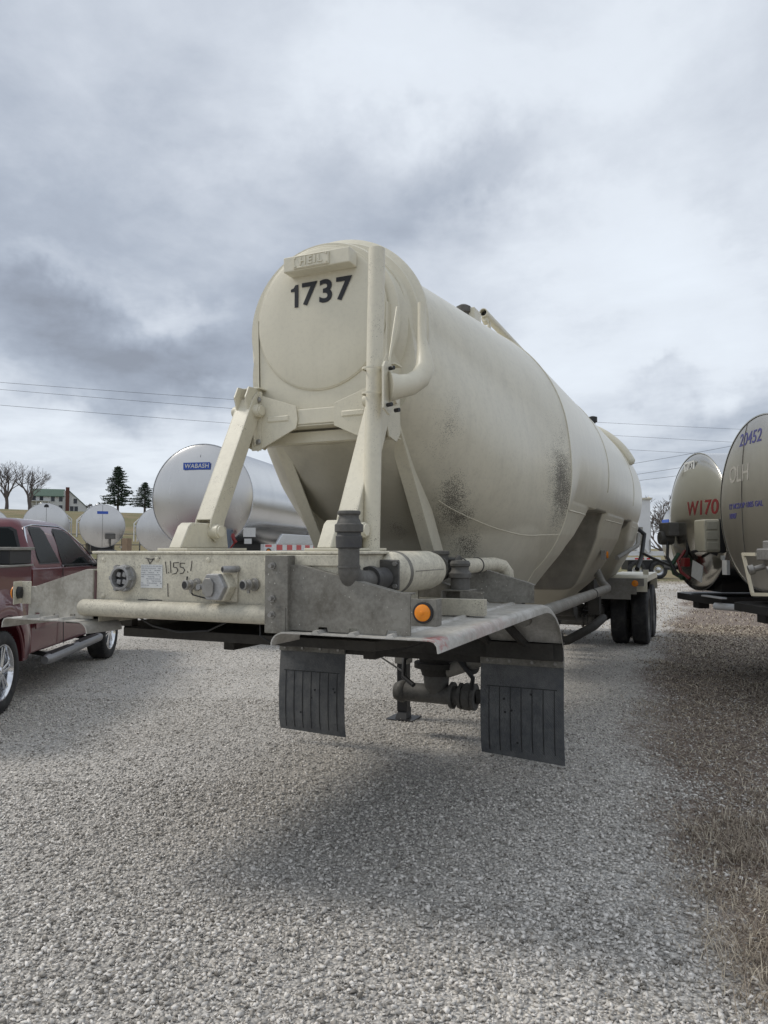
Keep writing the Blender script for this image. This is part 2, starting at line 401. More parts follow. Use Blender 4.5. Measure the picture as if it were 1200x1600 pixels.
M['red'] = simple('red_lens', (.20, .016, .016), .3, 0, .2)
M['white'] = simple('white_paint', (.72, .73, .74), .4, 0, .18, 3)
M['sticker'] = simple('white_sticker', (.66, .67, .66), .5, 0, .3, 30)
M['blue'] = simple('blue_vinyl', (.03, .09, .42), .4, 0, .1)
M['redtxt'] = simple('red_vinyl', (.15, .010, .012), .5, 0, .1)
M['bluetxt'] = simple('faded_blue_vinyl', (.06, .06, .20), .5, 0, .25, 40)
M['ink'] = simple('black_vinyl', (.012, .012, .014), .45, 0, .15, 30)
M['ghost'] = simple('pale_vinyl_ghost', (.50, .48, .44), .5, .45, .5, 30)
M['reftape_r'] = simple('red_reflective_tape', (.55, .02, .02), .3, 0, .1)
M['wood'] = simple('wood_post', (.24, .17, .11), .8, 0, .5, 12)
def rubber_mat(name, col, tread=0):
    m = Mat(name, col, .75)
    m.mix(m.ma('MULTIPLY', m.ramp(m.noise(6, 5, .65), .45, .75), .6), (.10, .097, .088)); m.bump(m.noise(60, 3), .001)
    return m.done()
M['tyre'] = rubber_mat('tyre_rubber', (.016, .016, .018))
def flap_mat():
    m = Mat('mudflap_rubber', (.080, .086, .092), .7)
    x = m.comp(0); z = m.comp(2)
    w = m.ma('SINE', m.ma('MULTIPLY', z, 520)); w2 = m.ma('SINE', m.ma('MULTIPLY', x, 420))
    m.mix(m.ma('MULTIPLY', m.ramp(m.noise(6, 6, .7), .34, .64), .8), (.17, .172, .17)); m.mix(m.ma('MULTIPLY', m.ramp(m.noise(9, 4, .6, (1, 1, .2)), .5, .75), .4), (.05, .053, .056))
    m.mix(m.ma('MULTIPLY', m.ramp(m.noise(50, 3, .7), .6, .75), .4), (.22, .22, .21))
    m.bump(m.ma('MULTIPLY', w, w2), .002, .8)
    return m.done()
M['flap'] = flap_mat()
def steel(name, col=(.60, .60, .59), rough=.22, vert=True, dirt=.2):
    m = Mat(name, col, rough, 1.0)
    s_ = m.noise(30, 4, .6, (1, 1, .05) if vert else (1, .05, 1))
    m.roughmix(m.ma('MULTIPLY', m.ramp(s_, .3, .7), .5), rough + .08)
    d = m.noise(2.2, 5, .6, (1, 1, .35)); m.mix(m.ma('MULTIPLY', m.ramp(d, .45, .8), dirt), tuple(c * .5 for c in col))
    m.bump(m.noise(1.3, 2, .5), .01, .05)
    return m.done()
M['steel_head'] = steel('brushed_steel_head', (.60, .59, .575), .27)
M['steel_body'] = steel('stainless_steel_shell', (.62, .625, .63), .22, False)
M['steel_mirror'] = steel('polished_steel_head', (.56, .54, .49), .17)
M['steel_dull'] = steel('dull_steel_head', (.55, .53, .49), .36, True, .45)
M['chrome'] = simple('chrome', (.75, .76, .78), .12, 1, .15, 20)
def carpaint():
    m = Mat('maroon_car_paint', (.105, .006, .014), .34, .2)
    m.b.inputs['Coat Weight'].default_value = .8; m.b.inputs['Coat Roughness'].default_value = .06
    z = m.comp(2); k = m.ramp(m.ma('ADD', z, m.ma('MULTIPLY', m.noise(5, 5, .6), .35)), 1.0, .5)
    m.mix(m.ma('MULTIPLY', k, .18), (.12, .085, .08)); m.roughmix(k, .45)
    return m.done()
M['maroon'] = carpaint(); M['satin'] = simple('satin_step_metal', (.30, .30, .31), .42, .8, .35, 12)
gm = Mat('tinted_glass', (.006, .009, .009), .03, 0, .16)
M['glass'] = gm.done()
def clearglass():
    m = bpy.data.materials.new('window_glass'); m.use_nodes = True; t = m.node_tree; b = t.nodes['Principled BSDF']
    b.inputs['Base Color'].default_value = (.30, .36, .35, 1); b.inputs['Roughness'].default_value = .03; b.inputs['Transmission Weight'].default_value = 1; b.inputs['IOR'].default_value = 1.25
    return m
M['clear'] = clearglass()

# ------------------------------------------------------------------ ground
def hill(x, y):
    d = math.hypot(x, y); az = math.degrees(math.atan2(x, y))
    w = 1.0 if az < -36 else max(0.0, (-18 - az) / 18.0) if az < -18 else 0.0
    if az > 100 or az < -150: w = 0
    w = w * w * (3 - 2 * w)
    t = min(1.0, max(0.0, (d - 44) / 76.0)); t = t * t * (3 - 2 * t)
    return w * t * (7.6 + .8 * math.sin(x * .03))
def ground_mat():
    m = Mat('gravel_lot', (.40, .39, .375), .9)
    P = m.P
    cells = m.vor(64, 'F1', 'Color'); dist = m.vor(64, 'F1', 'Distance')
    sx = N(m.t, 'ShaderNodeSeparateColor'); m.L(cells, sx.inputs[0])
    v = sx.outputs[0]
    m.mix(m.ramp(v, .05, .8), (.76, .72, .66)); m.mix(m.ma('MULTIPLY', m.ramp(dist, .45, .85), .75), (.16, .15, .135))
    cells2 = m.vor(95, 'F1', 'Color'); s2 = N(m.t, 'ShaderNodeSeparateColor'); m.L(cells2, s2.inputs[0])
    m.mix(m.ma('MULTIPLY', m.ramp(s2.outputs[1], .5, 1), .35), (.24, .23, .21))
    tr = m.noise(.35, 4, .6, (1, .35, 1)); m.mix(m.ma('MULTIPLY', m.ramp(tr, .45, .7), .35), (.27, .25, .225))
    dk = m.noise(.9, 5, .6, loc=(4, 2, 0)); m.mix(m.ma('MULTIPLY', m.ramp(dk, .5, .75), .25), (.19, .175, .15))
    # dry earth and thatch right of the lane, in tongues
    X = m.comp(0); Y = m.comp(1); nb = m.noise(.75, 6, .65, (1, .5, 1)); nf = m.noise(6, 5, .7)
    side = m.ma('ADD', m.ma('ADD', X, m.ma('MULTIPLY', m.ma('SUBTRACT', nb, .5), 1.6)), m.ma('MULTIPLY', m.ma('SUBTRACT', nf, .5), .8))
    ex = m.ma('EXPONENT', m.ma('MULTIPLY', m.ma('SUBTRACT', Y, 3.0), -1 / 2.6))
    side = m.ma('SUBTRACT', side, m.ma('ADD', -.95, m.ma('MULTIPLY', ex, 1.15)))
    k = m.ma('MULTIPLY', m.ramp(side, -.15, .35), m.ramp(Y, 2.2, 3.2))
    th = m.noise(45, 4, .75, (1, .3, 1))
    m.mix(m.ma('MULTIPLY', k, m.ramp(th, .32, .52)), (.17, .125, .095)); m.mix(m.ma('MULTIPLY', k, m.ramp(m.noise(20, 4, .7), .46, .66)), (.105, .075, .055))
    # grass banks beyond the lot
    d = N(m.t, 'ShaderNodeVectorMath', operation='LENGTH'); m.L(m.P, d.inputs[0])
    far = m.ramp(m.ma('ADD', d.outputs['Value'], m.ma('MULTIPLY', m.noise(.12, 4), 8)), 42, 46)
    g1 = m.noise(.22, 6, .65, (1, 1, 1)); cr = N(m.t, 'ShaderNodeMixRGB'); m.L(m.ramp(g1, .38, .62), cr.inputs[0])
    cr.inputs[1].default_value = (.215, .165, .085, 1); cr.inputs[2].default_value = (.13, .125, .05, 1)
    m.mix(far, cr.outputs[0])
    m.bump(m.ma('MULTIPLY', dist, -1.0), .012, .8); m.bump(m.noise(1.2, 4), .05, .6)
    return m.done()
def build_ground():
    naz = 360; rs = [0.0] + [0.6 * 1.09 ** i for i in range(1, 108)]
    mb = MB(); mb.v.append((0, 0, 0))
    for r in rs[1:]:
        for a in range(naz):
            t = 2 * math.pi * a / naz; x, y = r * math.sin(t), r * math.cos(t); mb.v.append((x, y, hill(x, y)))
    for a in range(naz): mb.f.append((0, 1 + (a + 1) % naz, 1 + a))
    for i in range(len(rs) - 2):
        for a in range(naz):
            b = (a + 1) % naz; mb.f.append((1 + i * naz + a, 1 + i * naz + b, 1 + (i + 1) * naz + b, 1 + (i + 1) * naz + a))
    o = mb.build('ground', ground_mat(), smooth=60); o['kind'] = 'structure'
build_ground()

def np_mesh(name, V, Fc, mat, nper, attr=None):
    me = bpy.data.meshes.new(name)
    nv, nf = len(V), len(Fc)
    me.vertices.add(nv); me.vertices.foreach_set('co', V.astype(np.float32).ravel())
    me.loops.add(nf * nper); me.loops.foreach_set('vertex_index', Fc.astype(np.int32).ravel())
    me.polygons.add(nf); me.polygons.foreach_set('loop_start', np.arange(0, nf * nper, nper, dtype=np.int32)); me.polygons.foreach_set('loop_total', np.full(nf, nper, dtype=np.int32))
    if attr is not None:
        a = me.attributes.new('tone', 'FLOAT', 'POINT'); a.data.foreach_set('value', attr.astype(np.float32))
    me.update(); me.materials.append(mat)
    o = bpy.data.objects.new(name, me); COL.objects.link(o); return o
def stone_mat():
    m = Mat('crushed_limestone', (.5, .49, .47), .85)
    a = N(m.t, 'ShaderNodeAttribute', attribute_name='tone'); f = a.outputs['Fac']
    cr = N(m.t, 'ShaderNodeValToRGB'); m.L(f, cr.inputs[0]); e = cr.color_ramp
    e.elements[0].position = 0; e.elements[0].color = (.17, .155, .135, 1); e.elements[1].position = 1; e.elements[1].color = (.85, .81, .755, 1)
    for p, c in ((.25, (.33, .305, .27, 1)), (.6, (.57, .54, .495, 1)), (.85, (.70, .665, .615, 1)), (.45, (.39, .37, .34, 1))): x = e.elements.new(p); x.color = c
    m.c = cr.outputs[0]; m.mix(m.ma('MULTIPLY', m.ramp(m.noise(120, 3, .6), .45, .7), .3), (.3, .28, .25))
    return m.done()
def build_gravel():
    prot = []
    for k in range(16):      # broken, angular stones: hulls of a few random points
        q = rng.normal(0, 1, (9, 3)); q /= np.linalg.norm(q, axis=1)[:, None]; q *= rng.uniform(.75, 1.15, (9, 1)) * np.array([1.1, rng.uniform(.65, .95), rng.uniform(.40, .75)])
        bm = bmesh.new()
        for p in q: bm.verts.new(p)
        bmesh.ops.convex_hull(bm, input=bm.verts); bmesh.ops.delete(bm, geom=[v for v in bm.verts if not v.link_faces], context='VERTS'); bmesh.ops.triangulate(bm, faces=bm.faces)
        bm.verts.index_update(); prot.append((np.array([v.co[:] for v in bm.verts]), np.array([[v.index for v in f.verts] for f in bm.faces]))); bm.free()
    pts = []
    # density falls with distance from the lane in front of the camera
    for (f0, f1, dens, smin, smax) in ((1.7, 3.6, 5600, .0050, .0185), (3.6, 5.5, 4000, .0058, .0175), (5.5, 8.5, 1700, .0075, .0165), (8.5, 14, 350, .010, .016)):
        half = .60
        area = half * (f1 * f1 - f0 * f0) * 1.0
        n = int(area * dens)
        f = np.sqrt(rng.uniform(f0 * f0, f1 * f1, n)); x = rng.uniform(-half, half, n) * f
        s_ = smin + (smax - smin) * rng.uniform(0, 1, n) ** 2.6
        X = x * math.cos(TH) - f * math.sin(TH); Y = x * math.sin(TH) + f * math.cos(TH)
        pts.append(np.stack([X, Y, s_], 1))
    P = np.concatenate(pts)
    # fewer loose stones where thatch grows
    wob = .55 * np.sin(P[:, 1] * 1.7 + 1) + .35 * np.sin(P[:, 1] * 4.1 + P[:, 0] * 3) + rng.normal(0, .35, len(P))
    keep = ~((P[:, 0] + wob * .4 + .95 - 1.15 * np.exp(-(P[:, 1] - 3) / 2.6) > .12) & (P[:, 1] > 3.0) & (rng.uniform(0, 1, len(P)) < .80))
    P = P[keep]; n = len(P)
    kk = rng.integers(0, len(prot), n); tn = np.clip(rng.normal(.70, .30, n), 0, 1)
    oV, oF, oT = [], [], []; base = 0
    for pi, (pv, pf) in enumerate(prot):
        Q = P[kk == pi]; c_ = len(Q); nv = len(pv)
        a = rng.uniform(0, 2 * np.pi, c_); tl = rng.normal(0, .4, c_)
        ct, st = np.cos(tl)[:, None], np.sin(tl)[:, None]; x0 = pv[None, :, 0]; y = pv[None, :, 1] * ct - pv[None, :, 2] * st; z = pv[None, :, 1] * st + pv[None, :, 2] * ct
        ca, sa = np.cos(a)[:, None], np.sin(a)[:, None]; x = x0 * ca - y * sa; y2 = x0 * sa + y * ca; sz = Q[:, 2:3]
        oV.append(np.stack([x * sz + Q[:, 0:1], y2 * sz + Q[:, 1:2], z * sz + sz * rng.uniform(.15, .75, (c_, 1))], 2).reshape(-1, 3))
        oF.append((pf[None] + (base + np.arange(c_) * nv)[:, None, None]).reshape(-1, 3)); oT.append(np.repeat(tn[kk == pi], nv)); base += c_ * nv
    out = np.concatenate(oV); Fc = np.concatenate(oF); tone = np.concatenate(oT)
    o = np_mesh('gravel', out, Fc, stone_mat(), 3, tone); tag(o, 'pale crushed limestone gravel covering the lot', 'gravel', kind='stuff')
    print('stones', n)
build_gravel()
def grass_mat():
    m = Mat('dry_grass', (.30, .22, .12), .8)
    a = N(m.t, 'ShaderNodeAttribute', attribute_name='tone'); cr = N(m.t, 'ShaderNodeValToRGB'); m.L(a.outputs['Fac'], cr.inputs[0]); e = cr.color_ramp
    e.elements[0].color = (.15, .115, .09, 1); e.elements[1].color = (.60, .53, .41, 1); x = e.elements.new(.5); x.color = (.34, .28, .215, 1)
    m.c = cr.outputs[0]; return m.done()
def build_grass():
    B = []
    def clump(cx, cy, n, spread, h, flat=0.0):
        for _ in range(n):
            B.append((cx + random.gauss(0, spread), cy + random.gauss(0, spread), random.uniform(.35, 1) * h, random.uniform(0, 2 * math.pi), random.uniform(.2, .9) + flat, random.random()))
    # tall tufts along the right edge
    spots = [at(u, v, Z=0) for u, v in ((1180, 1480), (1192, 1530), (1170, 1510), (1185, 1420), (1195, 1560), (1150, 1290), (1185, 1310), (1140, 1320), (1170, 1340), (1100, 1310), (1120, 1300), (1150, 1330), (1180, 1290), (1135, 1345), (1190, 1350), (1185, 1470), (1195, 1500), (1165, 1390), (1075, 1340), (1160, 1250), (1195, 1240), (1120, 1400), (1090, 1395))]
    for i, p in enumerate(spots):
        clump(p.x, p.y, 100 if i not in (18, 19) else 45, .095, .15 if i < 16 else .09, .25)
        clump(p.x + .05, p.y, 60, .14, .05, .5)
    # low mat of dead weeds
    def wgt(x, y):
        wob = .45 * math.sin(y * 1.7 + 1) + .3 * math.sin(y * 4.1 + x * 3) + .3 * math.sin(x * 7 + y * 2.3)
        k = x - (-.95 + 1.15 * math.exp(-(y - 3) / 2.6)) + wob * .35
        return max(0, min(1, (k + .05) / .55))
    n = 0
    while n < 11000:
        y = 3.0 + 15 * random.random() ** 1.4; x = random.uniform(-1.9, .20 * y + .9)
        if random.random() > wgt(x, y): continue
        n += 1; clump(x, y, random.randint(4, 9), .05 + .004 * y, random.uniform(.02, .065) * (1 + .03 * y), random.uniform(.5, 1.5))
    while n < 13000:
        f = random.uniform(14, 40); x = random.uniform(.20, .56) * f; p = L2W(x, f); n += 1
        clump(p.x, p.y, 6, .2, .09, .3)
    for _ in range(260):      # weeds dotted through the stones
        f = random.uniform(2.3, 7); x = random.uniform(-.5, .5) * f; p = L2W(x, f); clump(p.x, p.y, 5, .012, .015, .6)
    B = np.array(B); n = len(B); a = B[:, 3]; ln = B[:, 2]; lean = B[:, 4]
    dx, dy = np.cos(a), np.sin(a); w = .0018 + .0012 * np.clip(B[:, 1] - 4, 0, 12) / 2
    z0 = np.full(n, -.004)
    hor = ln * np.clip(lean, 0, 1.6); ver = ln / (1 + lean * .9)
    p0 = np.stack([B[:, 0] - dy * w, B[:, 1] + dx * w, z0], 1); p1 = np.stack([B[:, 0] + dy * w, B[:, 1] - dx * w, z0], 1)
    m0 = np.stack([B[:, 0] + dx * hor * .4 - dy * w * .8, B[:, 1] + dy * hor * .4 + dx * w * .8, ver * .65], 1); m1 = m0 + np.stack([dy * w * 1.6, -dx * w * 1.6, 0 * w], 1)
    tp = np.stack([B[:, 0] + dx * hor, B[:, 1] + dy * hor, ver * rng.uniform(.7, 1.05, n)], 1)
    V = np.stack([p0, p1, m0, m1, tp], 1).reshape(-1, 3); b = (np.arange(n) * 5)[:, None]
    Fc = np.concatenate([b + [0, 1, 3], b + [0, 3, 2], b + [2, 3, 4]])
    o = np_mesh('dry_grass', V, Fc, grass_mat(), 3, np.repeat(B[:, 5], 5)); tag(o, 'dead brown grass and weeds growing through the gravel on the right', 'grass', kind='stuff')
build_grass()

# ------------------------------------------------------------------ the dry bulk trailer (x across from its centre line, y rearwards, z up)
XC = -2.31
TR = thing('dry_bulk_trailer', 'cream dry bulk hopper trailer numbered 1737 on its round front head', 'trailer', (XC, 3, 0), off=(0, 3, 0))
def T(u, v, x=None, Y=None, Z=None, D=None):
    q = at(u, v, X=None if x is None else XC + x, Y=Y, Z=Z, D=D); q.x -= XC; return q
ZC, RB = 2.565, 1.2
Y0, ZF, RF = 4.30, 3.15, .56        # front of the cone
Y1, Y2, Y3 = 6.38, 13.45, 15.6
def ax(Y):
    if Y < Y1: t = (Y - Y0) / (Y1 - Y0); return ZF + t * (ZC - ZF), RF + t * (RB - RF)
    if Y <= Y2: return ZC, RB
    t = (Y - Y2) / (Y3 - Y2); return ZC + t * .45, RB + t * (.62 - RB)
CONES = [(6.35, .72), (10.43, .75), (13.55, .75)]
def interp(x, pts):
    if x <= pts[0][0]: return pts[0][1]
    for (a, b), (c, d) in zip(pts, pts[1:]):
        if x <= c: return b + (d - b) * (x - a) / (c - a)
    return pts[-1][1]
WZ = [(.72, .13), (1.25, .73), (1.38, .81), (1.63, .96), (1.83, 1.05), (2.0, 1.09), (2.14, 1.126)]
LREAR = [[(.72, .13), (1.25, .50), (1.51, .85), (1.72, 1.20), (1.87, 1.52), (2.03, 1.88), (2.14, 2.06)],
         [(.72, .13), (1.2, .65), (1.71, .95), (1.95, 1.10), (2.14, 1.27)], [(.72, .13), (1.2, .9), (2.14, 1.7)]]
LFRONT = [None, [(.72, .13), (1.2, .85), (1.63, .98), (1.99, 1.10), (2.14, 1.17)], [(.72, .13), (1.25, .60), (1.78, .95), (1.97, 1.08), (2.14, 1.26)]]
LF = [(.72, .13), (1.25, .95), (1.95, 1.36), (2.36, 1.50)]
def hop_inside(i, Y, x, z):
    if z < .72 or z > 2.135: return z > 2.135
    d = Y - CONES[i][0]; n = 16.0 if d < 0 else 10.0
    w = interp(z, WZ)
    if i == 0:
        if d < 0: l = interp(z, LF); n = 2.1
        else: l = interp(z, LREAR[0])
    else: l = interp(z, (LFRONT if d < 0 else LREAR)[i])
    if i == 2 and d > 0: n = 2.4
    return (abs(x) / w) ** n + (abs(d) / l) ** n <= 1
def rad(Y, th_):
    zc, r = ax(Y); s_, co = math.sin(th_), math.cos(th_); deg = math.degrees(th_)
    if deg <= 80: return r
    base = r
    if Y < Y1 + .6:
        B = interp(Y, [(4.3, .36), (4.4, .41), (4.6, .47), (5.0, .46), (5.5, .38), (6.0, .25), (6.5, .12), (6.98, .0)])
        q = min(1, max(0, (deg - 82) / 62)); base = r * (1 + B * q * q * (3 - 2 * q))
    if co >= -.02: return base
    if 7.0 < Y < 13.3: base = min(base, (zc - 2.13) / -co)
    best = base
    for i in range(3):
        if abs(Y - CONES[i][0]) > 3.2: continue
        if i == 0 and Y < 4.9: continue
        lo = (zc - 2.136) / -co if co < 0 else 0
        if lo > 1.6: continue
        # last inside point along the ray
        a = max(lo + .003, .3); t = a; last = None
        if lo > base or not hop_inside(i, Y, t * s_, zc + t * co): continue
        while t < 2.0 and hop_inside(i, Y, t * s_, zc + t * co): last = t; t += .04
        lo2, hi2 = last, t
        for _ in range(14):
            md = (lo2 + hi2) / 2
            if hop_inside(i, Y, md * s_, zc + md * co): lo2 = md
            else: hi2 = md
        best = max(best, lo2)
    return best
def surf(Y, th_):
    zc, r = ax(Y); q = rad(Y, th_); return (q * math.sin(th_), Y, zc + q * math.cos(th_))
def build_vessel():
    ys = sorted(list(np.linspace(Y0, Y1, 60)) + list(np.linspace(Y1, 8.0, 50))[1:] + list(np.linspace(8.0, 9.75, 150))[1:] + list(np.linspace(9.75, 11.1, 40))[1:] + list(np.linspace(11.1, 12.9, 150))[1:] + list(np.linspace(12.9, Y3, 36))[1:])
    half = list(np.linspace(0, R(80), 26)) + list(np.linspace(R(80), math.pi, 150))[1:]
    rgs = []
    for Y in ys:
        pts = [surf(Y, t) for t in half]
        rgs.append(pts + [(-p[0], p[1], p[2]) for p in pts[1:-1][::-1]])
    mb = MB(); mb.rings(rgs)
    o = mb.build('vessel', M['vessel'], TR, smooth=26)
    wb = MB()
    for Y, t1 in ((Y1, 150), (9.0, 100), (12.0, 100)):
        pa = []
        for t in np.linspace(-R(t1), R(t1), 90):
            q = surf(Y, abs(t)); pa.append((math.copysign(q[0] + .001, t) if abs(t) > 1e-6 else 0, Y, q[2]))
        wb.tube(pa, .006, 6)
    for sg in (-1, 1):
        pa = []
        for Y in np.linspace(4.9, Y1, 30):
            t = R(150 - 26 * (Y - 4.9) / (Y1 - 4.9)); q = surf(Y, t); pa.append((sg * (q[0] + .001), Y, q[2]))
        wb.tube(pa, .004, 6)
        for a, b in ((6.42, 8.35), (9.45, 11.4), (12.6, 13.4)):
            pa = []
            for Y in np.linspace(a, b, 24):
                lo, hi = R(95), R(140)
                for _ in range(20):
                    md = (lo + hi) / 2
                    if surf(Y, md)[2] > 2.05: lo = md
                    else: hi = md
                q = surf(Y, lo); pa.append((sg * (q[0] + .001), Y, q[2]))
            wb.tube(pa, .006, 6)
    wb.build('weld_seam', M['cream'], o)
    # lower skirt band over the front head opening: closing wall behind the head
    return o
VES = build_vessel()
# flared ring, neck and round front head
m = MB(); m.lathe((0, 0, 3.155), (0, 1, 0), [(4.19, .47), (4.19, .545), (4.203, .552), (4.215, .545), (4.22, .50), (4.30, .52)], 72, cap=False); m.build('neck', M['cream'], TR)
m = MB(); m.lathe((0, 0, 3.125), (0, 1, 0), [(4.21, .49), (4.25, .535), (4.32, .578), (4.33, .585), (4.334, .60), (4.335, .625), (4.345, .632), (4.36, .630), (4.375, .655), (4.39, .672), (4.415, .672), (4.41, .64), (4.37, .575), (4.36, .5)], 90, cap=False)
m.build('flange_ring', M['cream'], TR)
m = MB(); m.lathe((0, 0, 3.20), (0, 1, 0), [(4.20, .470), (4.168, .470), (4.160, .466), (4.155, .45), (4.146, .3), (4.141, .0)][::-1], 90, cap=False); HEAD = m.build('front_head', M['cream'], TR)
m = MB(); m.tube([(.470 * math.sin(a), 4.168, 3.20 + .470 * math.cos(a)) for a in np.linspace(0, 2 * math.pi, 91)], .006, 6, cap=False); m.build('weld_seam', M['cream'], HEAD)
# front skirt below the head: flat plate with folded flanges
def skirt():
    pts = [(-.45, 2.60), (.45, 2.60), (.465, 3.22)]
    pts += [(.47 * math.sin(a), 3.18 + .47 * math.cos(a)) for a in np.linspace(R(85), R(-85), 40)]
    pts += [(-.465, 3.22)]
    m = MB()
    body = [(-.455, 2.60), (.455, 2.60), (.472, 3.18)] + [(.455 * math.sin(a), 3.20 - .455 * math.cos(a)) for a in np.linspace(R(80), R(-80), 30)] + [(-.472, 3.18)]
    m.prism([(x, 4.172, z) for x, z in body], (0, .012, 0))
    o = m.build('skirt_plate', M['cream'], TR)
    m = MB()
    for sg in (-1, 1): m.prism([(sg * .458, 4.16, 2.56), (sg * .474, 4.16, 3.24), (sg * .50, 4.30, 3.22), (sg * .50, 4.30, 2.56)], (sg * .008, 0, 0))
    m.build('side_flange', M['cream'], o)
    m = MB(); m.bb(-.46, .46, 4.115, 4.16, 2.50, 2.60); m.bb(-.46, .46, 4.12, 4.28, 2.488, 2.50)
    m.build('cross_channel', M['cream'], TR, bevel=.012)
    m = MB(); m.bb(-.5, .5, 4.23, 4.25, 2.40, 2.47); m.bb(-.5, .5, 4.25, 4.33, 2.395, 2.403); m.build('lower_flange', M['cream'], TR)
skirt()
# name plate with raised letters on a light bar
A_ = T(449, 398, Y=4.02); B_ = T(556, 383, Y=4.02)
m = MB(); m.bb(-.205, .275, 4.04, 4.15, 3.485, 3.585); LB = m.build('name_bar', M['cream'], TR, bevel=.008)
m = MB(); m.bb(-.125, .135, 4.028, 4.042, 3.492, 3.576); NP = m.build('name_plate', M['cream'], LB, bevel=.006)
fr = MB()
for a, b in (((-.118, 3.570), (.128, 3.570)), ((-.118, 3.498), (.128, 3.498)), ((-.118, 3.498), (-.118, 3.570)), ((.128, 3.498), (.128, 3.570))): fr.cyl((a[0], 4.027, a[1]), (b[0], 4.027, b[1]), .003, seg=6)
for x in (-.108, .118):
    for z in (3.507, 3.562): fr.cyl((x, 4.029, z), (x, 4.020, z), .006, seg=10)
fr.build('plate_rim', M['cream_strut'], NP)
text_mesh('letters', 'HEIL', .068, (.005, 4.027, 3.534), (1, 0, 0), (0, 0, 1), M['cream_strut'], NP, depth=.006, bold=.0015, spacing=1.3)
text_mesh('number_decal', '737', .205, (.055, 4.1395, 3.355), (1, 0, .0), (0, 0, 1), M['ink'], HEAD, depth=.0006, bold=.0048, spacing=1.10, sx=1.12)
m = MB(); m.prism([(-.207, 4.1405, 3.355 + .052), (-.186, 4.1405, 3.355 + .058), (-.172, 4.1405, 3.355 + .078), (-.150, 4.1405, 3.355 + .078), (-.150, 4.1405, 3.355 - .073), (-.178, 4.1405, 3.355 - .073), (-.178, 4.1405, 3.355 + .034), (-.207, 4.1405, 3.355 + .034)][::-1], (0, -.0012, 0)); m.build('number_decal', M['ink'], HEAD)

